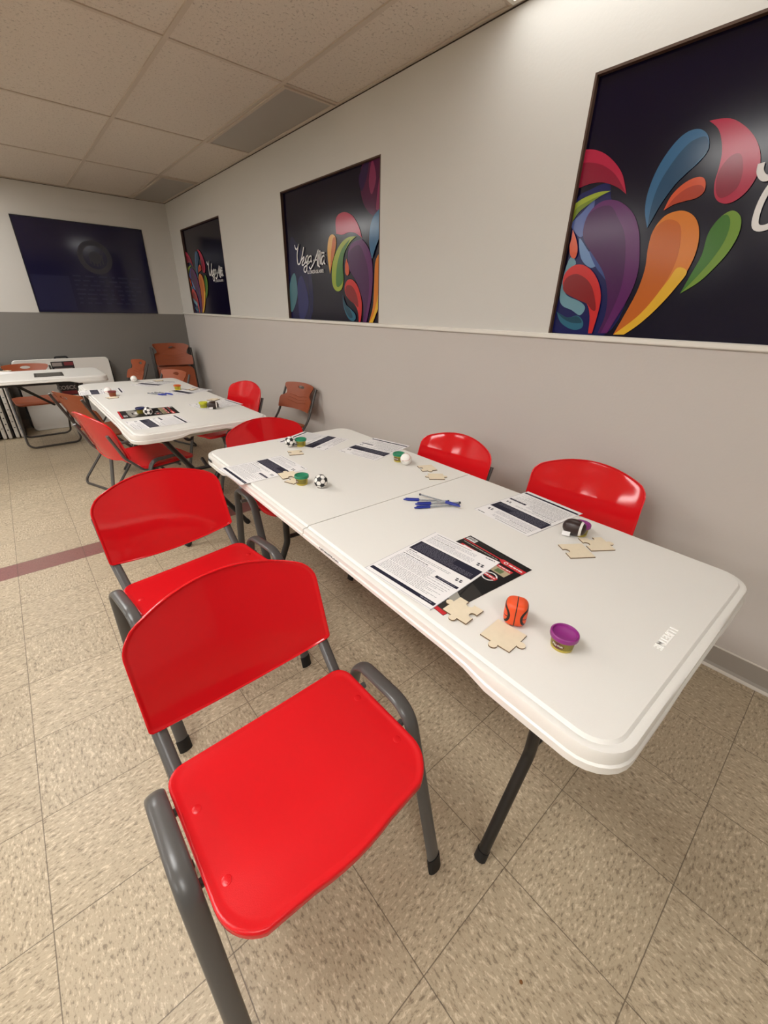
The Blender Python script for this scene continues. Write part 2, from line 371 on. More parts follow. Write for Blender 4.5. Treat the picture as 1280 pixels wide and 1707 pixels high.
# world-size tracings of the printed drops: (ink, [(y,z)...], corner indices)
ART_NEAR=[
 ('blue_deep',[(1.0447, 1.2466), (1.0424, 1.3957), (1.0353, 1.553), (1.0492, 1.7284), (0.9971, 1.7619), (0.9265, 1.7708), (0.8984, 1.7084), (0.7824, 1.603), (0.7555, 1.3931), (0.8159, 1.2451)],[]),
 ('lilac',[(1.0502, 1.6563), (1.0135, 1.6891), (0.9695, 1.7245), (0.9789, 1.6361), (0.9978, 1.6056), (1.0296, 1.6267)],[]),
 ('skyblue',[(1.0033, 1.6025), (0.9547, 1.5549), (0.9051, 1.5115), (0.931, 1.4943), (0.9797, 1.5306)],[]),
 ('slate',[(0.9502, 1.5546), (0.8828, 1.5066), (0.8523, 1.4466), (0.8818, 1.4699), (0.9136, 1.5009)],[]),
 ('tealpale',[(1.0406, 1.3874), (1.0423, 1.4682), (1.0266, 1.5358), (0.9963, 1.5127), (1.0287, 1.4756), (1.035, 1.4361), (1.0102, 1.3954), (0.9459, 1.3709), (0.9172, 1.347), (0.9333, 1.3184), (0.9758, 1.3382), (1.0203, 1.3543)],[]),
 ('teal',[(1.0428, 1.3306), (0.9883, 1.3089), (0.9423, 1.3166), (0.9121, 1.2918), (0.9163, 1.2668), (0.9579, 1.2617), (1.0129, 1.287)],[0]),
 ('teal_dark',[(1.038, 1.3273), (0.9883, 1.3089), (0.9435, 1.3141), (0.919, 1.29), (0.9642, 1.2885), (1.0069, 1.3042)],[0]),
 ('crimson',[(1.059, 1.895), (1.0161, 1.8879), (0.9667, 1.8659), (0.9186, 1.8292), (0.8805, 1.7855), (0.8527, 1.7266), (0.8907, 1.7525), (0.9433, 1.7747), (0.9936, 1.7812), (1.0511, 1.7733)],[0, 5, 9]),
 ('crimson_dark',[(1.0567, 1.854), (1.0187, 1.8491), (0.9657, 1.8314), (0.9091, 1.7933), (0.8551, 1.7301), (0.8924, 1.7534), (0.9433, 1.7747), (0.9936, 1.7812), (1.0496, 1.7744)],[0, 4, 8]),
 ('lime',[(0.9137, 1.7456), (0.9608, 1.7486), (1.0166, 1.7377), (1.0521, 1.7218), (1.0502, 1.6563), (1.027, 1.6907), (0.9859, 1.7166), (0.9492, 1.7351)],[0, 3, 4]),
 ('lime_dark',[(0.9419, 1.738), (0.9885, 1.7271), (1.0433, 1.7032), (1.0496, 1.6577), (1.027, 1.6907), (0.9859, 1.7166)],[0, 3]),
 ('purple',[(0.9046, 1.7171), (0.8575, 1.6997), (0.8096, 1.6614), (0.7767, 1.6091), (0.7579, 1.5544), (0.7424, 1.4853), (0.7439, 1.4219), (0.7613, 1.356), (0.7859, 1.2942), (0.8009, 1.2539), (0.8397, 1.2521), (0.8256, 1.3167), (0.8353, 1.3938), (0.869, 1.4694), (0.9228, 1.5308), (0.9753, 1.5856), (0.9923, 1.6303), (0.9851, 1.6788), (0.9515, 1.7121)],[9, 10]),
 ('purple_dark',[(0.908, 1.6997), (0.8598, 1.6508), (0.8213, 1.5933), (0.7967, 1.502), (0.7893, 1.4155), (0.8043, 1.3327), (0.8266, 1.2527), (0.8388, 1.2521), (0.8256, 1.3167), (0.8353, 1.3938), (0.869, 1.4694), (0.9228, 1.5308), (0.9753, 1.5856), (0.9923, 1.6303), (0.9781, 1.6848)],[6, 7]),
 ('blue',[(0.7482, 1.6108), (0.771, 1.6663), (0.7764, 1.7231), (0.7638, 1.7869), (0.7363, 1.839), (0.7043, 1.8681), (0.6696, 1.8724), (0.6416, 1.8574), (0.6253, 1.833), (0.6225, 1.8059), (0.6386, 1.7818), (0.6649, 1.7585), (0.694, 1.7287), (0.7224, 1.6789), (0.738, 1.6372)],[0]),
 ('blue_dark',[(0.7475, 1.6159), (0.7527, 1.6766), (0.7442, 1.7424), (0.7156, 1.8014), (0.6882, 1.835), (0.6645, 1.8464), (0.6381, 1.8462), (0.6229, 1.822), (0.6247, 1.8037), (0.6649, 1.7585), (0.694, 1.7287), (0.7224, 1.6789), (0.738, 1.6372)],[0]),
 ('vermilion',[(0.7077, 1.6586), (0.695, 1.6993), (0.6681, 1.7276), (0.6377, 1.7399), (0.6127, 1.737), (0.5997, 1.7198), (0.5973, 1.6969), (0.6138, 1.6821), (0.6467, 1.6779), (0.6804, 1.6722)],[0]),
 ('vermilion_dark',[(0.7012, 1.6639), (0.6829, 1.6917), (0.6569, 1.7114), (0.6281, 1.7186), (0.6087, 1.7145), (0.5982, 1.6999), (0.6138, 1.6821), (0.6467, 1.6779), (0.6804, 1.6722)],[0]),
 ('crimson',[(0.6411, 1.8853), (0.6104, 1.8839), (0.5747, 1.8743), (0.5341, 1.8469), (0.4995, 1.8123), (0.4749, 1.7725), (0.4641, 1.7299), (0.4704, 1.6944), (0.4882, 1.6675), (0.5143, 1.6545), (0.5416, 1.6598), (0.5627, 1.6807), (0.5738, 1.7158), (0.5746, 1.7542), (0.5783, 1.7921), (0.5925, 1.8315), (0.6115, 1.8613)],[0]),
 ('crimson_dark',[(0.525, 1.7795), (0.5075, 1.7426), (0.5042, 1.6996), (0.5218, 1.6777), (0.5457, 1.6727), (0.5637, 1.6948), (0.5721, 1.7375), (0.5621, 1.768), (0.5451, 1.7832)],[]),
 ('orange',[(0.7742, 1.2496), (0.7512, 1.3183), (0.7263, 1.4), (0.7178, 1.4773), (0.7261, 1.5453), (0.724, 1.6007), (0.7007, 1.6392), (0.6645, 1.6515), (0.6308, 1.6462), (0.5992, 1.6246), (0.5778, 1.5895), (0.5668, 1.5398), (0.5717, 1.4835), (0.595, 1.4187), (0.6377, 1.3496), (0.6881, 1.2898), (0.7333, 1.2517)],[0, 16]),
 ('yellow',[(0.7727, 1.2505), (0.7107, 1.3155), (0.6614, 1.3816), (0.6286, 1.4398), (0.6096, 1.4789), (0.5756, 1.4644), (0.595, 1.4187), (0.6377, 1.3496), (0.6881, 1.2898), (0.7333, 1.2517)],[0, 9]),
 ('orange_dark',[(0.7742, 1.2496), (0.7512, 1.3183), (0.7263, 1.4), (0.7178, 1.4773), (0.7261, 1.5453), (0.724, 1.6007), (0.6969, 1.6264), (0.6705, 1.6278), (0.6427, 1.6113), (0.6275, 1.5758), (0.6195, 1.5119), (0.6306, 1.4466), (0.6604, 1.378), (0.703, 1.3156)],[0]),
 ('grass',[(0.5768, 1.3962), (0.5604, 1.4573), (0.5462, 1.5136), (0.5469, 1.5745), (0.5298, 1.6139), (0.5044, 1.6325), (0.4826, 1.6254), (0.4662, 1.6039), (0.4605, 1.5665), (0.4709, 1.5206), (0.4929, 1.4795), (0.5276, 1.4335)],[0]),
 ('grass_dark',[(0.5768, 1.3962), (0.5604, 1.4573), (0.5462, 1.5136), (0.5469, 1.5745), (0.5298, 1.6139), (0.5098, 1.623), (0.4933, 1.5984), (0.4926, 1.5519), (0.5111, 1.499), (0.5435, 1.4437)],[0]),
 ('red',[(0.8778, 1.2494), (0.8868, 1.3153), (0.912, 1.363), (0.9571, 1.3789), (1.0101, 1.4035), (1.0359, 1.4402), (1.0325, 1.4797), (1.001, 1.5054), (0.9601, 1.5048), (0.914, 1.4786), (0.8765, 1.4323), (0.8569, 1.3786), (0.8558, 1.316), (0.8616, 1.2502)],[0, 13]),
 ('red_dark',[(1.0312, 1.424), (1.0231, 1.4597), (0.9843, 1.4739), (0.9395, 1.4569), (0.9051, 1.4253), (0.8804, 1.3787), (0.8679, 1.3396), (0.8838, 1.3394), (0.912, 1.363), (0.9571, 1.3789), (1.0096, 1.401)],[]),
 ('vermilion',[(1.036, 1.6346), (1.0106, 1.5958), (0.9971, 1.5579), (1.0025, 1.5313), (1.0232, 1.5409), (1.0359, 1.5757), (1.0336, 1.6051)],[0]),
]
ART_MID=[
 ('mistblue',[(3.3915, 1.7657), (3.2818, 1.7718), (3.0921, 1.5616), (3.1265, 1.2429), (3.4534, 1.2428)],[]),
 ('mistteal',[(3.4268, 1.5029), (3.3375, 1.5715), (3.3134, 1.4281), (3.3841, 1.321), (3.4437, 1.3034)],[]),
 ('mistslate',[(3.3044, 1.4918), (3.2188, 1.5438), (3.1462, 1.3712), (3.2306, 1.2443), (3.3023, 1.2466)],[]),
 ('magenta_deep',[(2.4509, 2.1042), (2.2808, 2.1148), (2.2758, 1.8696), (2.335, 1.8326), (2.4288, 1.8891), (2.4736, 1.9848)],[]),
 ('plum',[(2.4455, 2.0937), (2.3919, 2.105), (2.4128, 2.0297), (2.4624, 1.972), (2.4901, 2.0368)],[]),
 ('magenta',[(2.3606, 2.1044), (2.3228, 2.0151), (2.3635, 1.9413), (2.3911, 2.0102)],[]),
 ('magenta',[(2.3014, 1.9802), (2.2819, 2.0136), (2.2782, 1.8808), (2.3196, 1.8641)],[]),
 ('magenta_deep',[(2.3247, 2.108), (2.2818, 2.1125), (2.2822, 2.024), (2.3127, 2.0239)],[]),
 ('crimson',[(2.7434, 1.7858), (2.7467, 1.8493), (2.7254, 1.878), (2.6797, 1.8897), (2.6233, 1.8853), (2.5628, 1.862), (2.5156, 1.8241), (2.4807, 1.7789), (2.4598, 1.732), (2.5224, 1.7619), (2.5955, 1.7749), (2.6719, 1.7677), (2.7304, 1.7782)],[8]),
 ('amber',[(2.8308, 1.5476), (2.8504, 1.6215), (2.8547, 1.7035), (2.8338, 1.7617), (2.7978, 1.7813), (2.7577, 1.7679), (2.7464, 1.7282), (2.7627, 1.6769), (2.8012, 1.612)],[0]),
 ('orange_dark',[(2.8273, 1.5579), (2.8119, 1.6668), (2.7859, 1.751), (2.7581, 1.7615), (2.7491, 1.7284), (2.7641, 1.677), (2.8012, 1.612)],[0]),
 ('lime',[(2.5166, 1.745), (2.5962, 1.7484), (2.6734, 1.7286), (2.742, 1.682), (2.7942, 1.6116), (2.8104, 1.5293), (2.7956, 1.4652), (2.7475, 1.4358), (2.6914, 1.449), (2.6659, 1.5105), (2.6722, 1.5917), (2.6499, 1.6626), (2.5908, 1.7155)],[0]),
 ('grass_dark',[(2.584, 1.7368), (2.6749, 1.6902), (2.7317, 1.6149), (2.7568, 1.5274), (2.7528, 1.4699), (2.714, 1.467), (2.6687, 1.5072), (2.6722, 1.5917), (2.6499, 1.6626)],[0]),
 ('purple',[(2.4575, 1.7258), (2.3939, 1.6755), (2.3533, 1.5999), (2.344, 1.5127), (2.3509, 1.4365), (2.3675, 1.3579), (2.4089, 1.24), (2.4463, 1.2388), (2.44, 1.3373), (2.4708, 1.4184), (2.5261, 1.4994), (2.5885, 1.5546), (2.61, 1.6146), (2.6046, 1.6723), (2.5598, 1.713)],[0, 6, 7]),
 ('purple_dark',[(2.4872, 1.6948), (2.4283, 1.629), (2.3929, 1.5524), (2.3803, 1.4499), (2.3974, 1.3511), (2.43, 1.2393), (2.4463, 1.2388), (2.44, 1.3373), (2.4708, 1.4184), (2.5261, 1.4994), (2.5885, 1.5546), (2.61, 1.6146), (2.5856, 1.6709)],[5, 6]),
 ('vermilion',[(2.6276, 1.6287), (2.6043, 1.5882), (2.5976, 1.5483), (2.6177, 1.5291), (2.6408, 1.5434), (2.6432, 1.5902)],[0]),
 ('red',[(2.4934, 1.2401), (2.4993, 1.302), (2.5346, 1.3504), (2.5993, 1.3817), (2.6449, 1.4204), (2.6501, 1.4656), (2.6225, 1.499), (2.5704, 1.5041), (2.5139, 1.4725), (2.4769, 1.4185), (2.4586, 1.3576), (2.4626, 1.2887), (2.4755, 1.2406)],[0, 12]),
 ('red_dark',[(2.6447, 1.4274), (2.6328, 1.4652), (2.5905, 1.471), (2.5459, 1.4498), (2.5084, 1.3985), (2.4964, 1.3368), (2.5346, 1.3539), (2.5993, 1.3817)],[]),
 ('teal',[(2.6777, 1.4137), (2.647, 1.357), (2.5809, 1.322), (2.5355, 1.2944), (2.5268, 1.2662), (2.5559, 1.2475), (2.6025, 1.257), (2.6423, 1.2924), (2.6719, 1.3497)],[0]),
 ('teal_dark',[(2.6752, 1.4067), (2.6403, 1.3535), (2.5877, 1.3148), (2.5621, 1.2725), (2.5955, 1.2681), (2.6352, 1.2997), (2.6678, 1.3498)],[0]),
 ('orange',[(2.3783, 1.2437), (2.3377, 1.3381), (2.3278, 1.4361), (2.3238, 1.5307), (2.314, 1.5977), (2.282, 1.6346), (2.2762, 1.4979), (2.2812, 1.3452), (2.3076, 1.2919), (2.3362, 1.2451)],[0, 5, 9]),
 ('yellow',[(2.3759, 1.2438), (2.331, 1.2914), (2.2978, 1.3712), (2.2807, 1.4162), (2.2821, 1.3386), (2.3076, 1.2919), (2.3362, 1.2451)],[0, 6]),
 ('blue',[(2.35, 1.6089), (2.3769, 1.6862), (2.3723, 1.7682), (2.3403, 1.8276), (2.2777, 1.8633), (2.2773, 1.736), (2.3155, 1.6695)],[0, 4]),
]
SCRIPT=[[(3.298, 1.7593), (3.2947, 1.7422), (3.281, 1.7283), (3.2638, 1.7338), (3.2499, 1.7464), (3.239, 1.7592), (3.2514, 1.7359), (3.268, 1.7033), (3.2732, 1.6664), (3.2671, 1.6331), (3.2447, 1.6288), (3.2184, 1.6507), (3.1925, 1.6891), (3.1695, 1.7352)], [(3.2076, 1.6532), (3.1849, 1.6672), (3.1704, 1.6724), (3.1799, 1.6516), (3.1991, 1.6373), (3.2046, 1.622), (3.1837, 1.6209), (3.1612, 1.6352)], [(3.1121, 1.6778), (3.1366, 1.6703), (3.153, 1.647), (3.148, 1.6314), (3.1259, 1.6454), (3.1088, 1.6776), (3.128, 1.6272), (3.1432, 1.5848), (3.162, 1.5716), (3.1816, 1.5819), (3.1718, 1.6048), (3.1291, 1.6181), (3.0932, 1.6375)], [(3.0696, 1.6721), (3.0965, 1.6678), (3.1125, 1.6446), (3.1007, 1.6303), (3.0793, 1.6427), (3.0631, 1.6717), (3.0734, 1.6364), (3.0596, 1.6416)], [(3.1035, 1.6046), (3.0883, 1.5901), (3.0637, 1.6026), (3.0278, 1.6338), (2.9919, 1.673), (2.9672, 1.7018), (2.9736, 1.6659), (2.9846, 1.6136), (2.9728, 1.6041)], [(3.0401, 1.6405), (2.9946, 1.6438)], [(2.9457, 1.6988), (2.9589, 1.6534), (2.9693, 1.6069), (2.9544, 1.5972)], [(2.931, 1.6891), (2.9405, 1.6493), (2.9468, 1.6116)], [(2.9785, 1.6808), (2.9347, 1.6822), (2.889, 1.6791)], [(2.8932, 1.6637), (2.9183, 1.6566), (2.9329, 1.6285), (2.922, 1.6103), (2.8987, 1.6323), (2.8874, 1.6604), (2.8965, 1.6206), (2.882, 1.6111)]]

def printed_panel(a,b,art,label,dy=0,script=None,sub=None):
    t=thing('wall_poster',label,'wall poster',(W+.02,(a+b)/2,ZB))
    yc=(a+b)/2; mb=MB(); mb.keep=True
    P=lambda y,z,k:(-.0003*k-.001,y-yc,z-ZB)
    mb.face([P(b,ZB,0),P(a,ZB,0),P(a,ZT,0),P(b,ZT,0)],M_PBG)
    for k,(ink,pts,sharp) in enumerate(art):
        lp=smooth_loop([(y+dy,z) for y,z in pts],sharp,4)
        lp=[(min(max(y,a+.001),b-.001),min(max(z,ZB+.001),ZT-.001)) for y,z in lp]
        mb.face([P(y,z,k+1) for y,z in lp],pm(ink))
    K=len(art)+2
    if script:
        oy,oz,s,wd=script
        for st in SCRIPT:
            pts=[Vector((0,oy+(y-3.298)*s-yc,oz+(z-1.7593)*s-ZB)) for y,z in smooth_open([(p[0],p[1]) for p in st])] if False else None
            pp=smooth_open(st); pts=[(-.0003*K-.001,oy+(q_[0]-3.298)*s-yc,oz+(q_[1]-1.7593)*s-ZB) for q_ in pp]
            pts=[p for p in pts if a+.004<p[1]+yc<b-.004]
            if len(pts)>1: mb.ribbon(pts,wd,M_LETTER,(1,0,0))
        xf=Matrix.Translation((-.0003*K-.001,oy+(3.02-3.298)*s-yc,oz+(1.568-1.7593)*s-ZB))@Matrix(((0,0,-1,0),(-1,0,0,0),(0,1,0,0),(0,0,0,1)))
        if oy+(3.15-3.298)*s<b and oy+(2.89-3.298)*s>a: mb.text('EL CORAZÓN DEL NORTE',.030*s,M_LETTER,xf,bold=.0006,sx=.62)
    mb.build('printed_sheet',t,0)
    fr=MB(); fx=.0105
    fr.box((-fx,b-yc-.004,(ZT-ZB)/2),(.019,.008,ZT-ZB),M_PWOOD); fr.box((-fx,a-yc+.004,(ZT-ZB)/2),(.019,.008,ZT-ZB),M_PWOOD); fr.box((-fx,0,ZT-ZB-.004),(.019,b-a-.018,.008),M_PWOOD)
    fr.build('opening_frame',t,0)
    return t
printed_panel(*OPEN[0],ART_NEAR,'large dark printed panel with colourful drops nearest on the right wall',0,(.463,1.747,1.3,.017))
printed_panel(*OPEN[1],ART_MID,'dark printed panel with white script lettering left of its drops, middle of right wall',0,(3.298,1.7593,1,.0105))
printed_panel(*OPEN[2],ART_NEAR,'dark printed panel with drops left of its lettering, far end of right wall',4.815,(5.20,1.757,1,.014))
# dark panel in the back wall
M_GLASS=mat('navy_glossy_panel',(25,24,56),.10,spec=.6); M_SEAL=mat('faded_seal_print',(52,52,62),.25); M_FAINT=mat('faint_panel_print',(40,40,70),.25); M_FAINT2=mat('faint_panel_block',(34,34,66),.18)
t=thing('wall_panel','dark navy glossy panel with a faded round seal set in the back wall','wall panel',(.975,YB-.004,1.228))
mb=MB(); mb.keep=True; hw=.595; hh=.878
mb.face([(-hw,0,0),(hw,0,0),(hw,0,hh),(-hw,0,hh)],M_GLASS)
mb.face([(-hw+.01,-.0006,.02),(-.24,-.0006,.02),(-.24,-.0006,.36),(-hw+.01,-.0006,.36)],M_FAINT2)
def disc(cx,cz,r0,r1,m,d,n=40):
    for i in range(n):
        a0,a1=2*PI*i/n,2*PI*(i+1)/n
        mb.face([(cx+r0*math.cos(a0),d,cz+r0*math.sin(a0)),(cx+r1*math.cos(a0),d,cz+r1*math.sin(a0)),(cx+r1*math.cos(a1),d,cz+r1*math.sin(a1)),(cx+r0*math.cos(a1),d,cz+r0*math.sin(a1))],m)
disc(.06,.56,.115,.165,M_SEAL,-.001); disc(.06,.56,.0,.06,M_SEAL,-.001)
for k in range(5): mb.face([(.0+k*.03,-.0012,.47+abs(k-2)*.012),(.012+k*.03,-.0012,.47+abs(k-2)*.012),(.012+k*.03,-.0012,.63-abs(k-2)*.02),(.0+k*.03,-.0012,.63-abs(k-2)*.02)],M_SEAL)
rnd=random.Random(5)
for r_i in range(7):
    z=.36-r_i*.045; x=-.20
    while x<.42:
        l=rnd.uniform(.03,.10); mb.face([(x,-.001,z),(x+l,-.001,z),(x+l,-.001,z+.016),(x,-.001,z+.016)],M_FAINT); x+=l+rnd.uniform(.015,.05)
mb.build('glossy_sheet',t,0)
mb=MB()
for s_ in (-1,1): mb.box((s_*(hw+.003),.0,hh/2),(.006,.008,hh+.012),M_RUBBER)
mb.box((0,0,hh+.003),(2*hw,.008,.006),M_RUBBER); mb.box((0,0,-.003),(2*hw,.008,.006),M_RUBBER); mb.build('edge_strip',t,0)
# ================================================================== TABLES
def rrect(hx,hy,r,n=7):
    out=[]
    for cx,cy,a in ((hx-r,hy-r,0),(-hx+r,hy-r,90),(-hx+r,-hy+r,180),(hx-r,-hy+r,270)):
        for i in range(n+1): out.append((cx+r*math.cos(R(a+90*i/n)),cy+r*math.sin(R(a+90*i/n))))
    return out
def subdiv(loop,step=.05):
    out=[]; n=len(loop)
    for i in range(n):
        a=Vector(loop[i]); b=Vector(loop[(i+1)%n]); k=max(1,int((b-a).length/step))
        for j in range(k): out.append(tuple(a.lerp(b,j/k)))
    return out
def skirt(x,y,hx,hy):
    # deep at the four corners, shallower along the middle of each side
    e=min(max((abs(y)/hy-.66)/.10,0),1) if abs(x)>hx-.08 else 1
    if abs(y)>hy-.08: e=max(min(max((abs(x)/hx-.30)/.15,0),1),0) if abs(x)<hx-.08 else 1
    e=e*e*(3-2*e); return .032+.020*e
def half_loop(hx,hy,r,inset,sgn,hinge,step=.05,n=7):
    """outline of one half: from the hinge line out round two corners and back (fixed point count)"""
    X=hx-inset; Y=hy-inset; rr=max(r-inset,.004); pts=[]
    k=16
    for i in range(k): pts.append((X,hinge+(Y-rr-hinge)*i/k))
    for i in range(n+1): pts.append((X-rr+rr*math.cos(R(90*i/n)),Y-rr+rr*math.sin(R(90*i/n))))
    for i in range(1,12): pts.append((X-rr-(2*X-2*rr)*i/12,Y))
    for i in range(n+1): pts.append((-X+rr+rr*math.cos(R(90+90*i/n)),Y-rr+rr*math.sin(R(90+90*i/n))))
    for i in range(1,k+1): pts.append((-X,Y-rr-(Y-rr-hinge)*i/k))
    for i in range(1,12): pts.append((-X+2*X*i/12,hinge))
    return [(x,y*sgn) for x,y in pts]
RIM=[(.016,-1),(.004,-1),(.000,-.94),(.000,-.66),(.0035,-.60),(.0035,-.20),(.0055,-.13),(.010,-.095),(.0155,-.11),(.0185,-.13),(.0205,-.06),(.0235,0)]
def tabletop(hx,hy,r,hinge):
    halves=[]
    for sgn in ((1,-1) if hinge is not None else (0,)):
        loops=[]
        for inset,h in RIM:
            if sgn: lp=half_loop(hx,hy,r,inset,sgn,hinge)
            else: lp=half_loop(hx,hy,r,inset,1,0.0)[:-11]; lp=lp[:]+[(-x,-y) for x,y in lp][0:]
            ring=[]
            for x,y in lp:
                d=skirt(x,y,hx,hy); z=TOP+(h*d if h<-.15 else h*.045)
                ring.append((x,y,z))
            loops.append(ring)
        mb=MB(); mb.rings(loops,M_TABLE); halves.append(mb)
    return halves
def folding_table(label,c,rz,hx,hy,hinge,style,top):
    t=thing('folding_table',label,'table',(c[0],c[1],0),rz)
    hs=tabletop(hx,hy,.075,hinge)
    for h in hs: h.build('tabletop',t,30)
    for s_ in (-1,1):
        yt=s_*(top[0] if s_<0 else top[1])
        for sx in (-1,1):
            if style=='wishbone': P=[(sx*.155,yt,TOP-.034),(sx*.155,yt,.32),(sx*.283,yt,.018)]; bx,bz=.155,.345
            elif style=='cross': P=[(sx*.235,yt,TOP-.034),(-sx*.20,yt-.03*sx,.018)]; bx,bz=.09,.46
            else: P=[(sx*(hx-.13),yt,TOP-.034),(sx*(hx-.10),yt+s_*.03,.018)]; bx,bz=hx-.12,.30
            a=MB(); a.tube(fillet(P,.10,7),.0148,M_TLEG,seg=12); lg=a.build('leg',t); a=MB(); d=(Vector(P[-1])-Vector(P[-2])).normalized(); e=Vector(P[-1]); a.tube([e-d*.012,e+d*.0165],.0168,M_RUBBER,seg=12); a.build('foot_cap',lg)
        a=MB(); a.tube([(-bx,yt,bz),(bx,yt,bz)],.0105,M_TLEG); a.build('crossbar',t)
        a=MB(); a.tube([(-(hx-.12),yt,TOP-.042),(hx-.12,yt,TOP-.042)],.0125,M_TLEG); a.build('pivot_bar',t)
        a=MB(); yi=s_*.22; a.tube(fillet([(-.05,yi,TOP-.045),(0,yt*.9,bz+.03),(.05,yi,TOP-.045)],.02),.0085,M_TLEG); a.build('folding_brace',t); a=MB(); a.tube([(0,yt*.9,bz+.03),(0,yt,bz)],.010,M_TLEG); a.build('brace_link',t)
    for sx in (-1,1): a=MB(); a.box((sx*(hx-.05),0,TOP-.045),(.022,2*hy-.2,.018),M_TLEG); a.build('side_rail',t,0)
    return t
T1=folding_table('long white folding table with a centre seam, nearest table',(.8999,.9447),-.0273,.385,.9125,.0018,'wishbone',(.703,.615))
a=MB(); a.prism(rrect(.006,.022,.0059,5),0,.0012,M_RUBBER,xf=Matrix.Translation((-.3855,.818,TOP-.022))@Matrix.Rotation(R(-90),4,'Y')); a.build('handle_slot',T1,0)
for sx in (-1,1): a=MB(); a.box((sx*.30,0,TOP-.055),(.05,.10,.03),M_RUBBER); a.build('hinge',T1,0)
a=MB(); a.text('I LIFETIME',.021,mat('raised_letter_highlight',(250,248,244),.35),Matrix.Translation((-.028,-.848,TOP+.0002))@Matrix.Rotation(PI,4,'Z'),extr=.0012,bold=.0004); a.build('embossed_lettering',T1,0)  # same plastic as the top; paler tone paints the highlight on the letters
a=MB(); rnd=random.Random(2)
for k in range(16): a.box((-.3853,-.10-k*.0062,TOP-.020+rnd.uniform(-.001,.001)),(.0005,.0030,rnd.choice((.0035,.0045,.005))),M_INK)
a.build('printed_marking',T1,0)
T2=folding_table('white folding table behind the nearest one, set with papers and small balls',(.712,3.225),.004,.372,.94,None,'cross',(.80,.865))
# third table, across the far left corner
T3=folding_table('white folding table running off the left edge in front of the back wall',(-.30,4.945),R(90),.345,.935,None,'straight',(.72,.72))
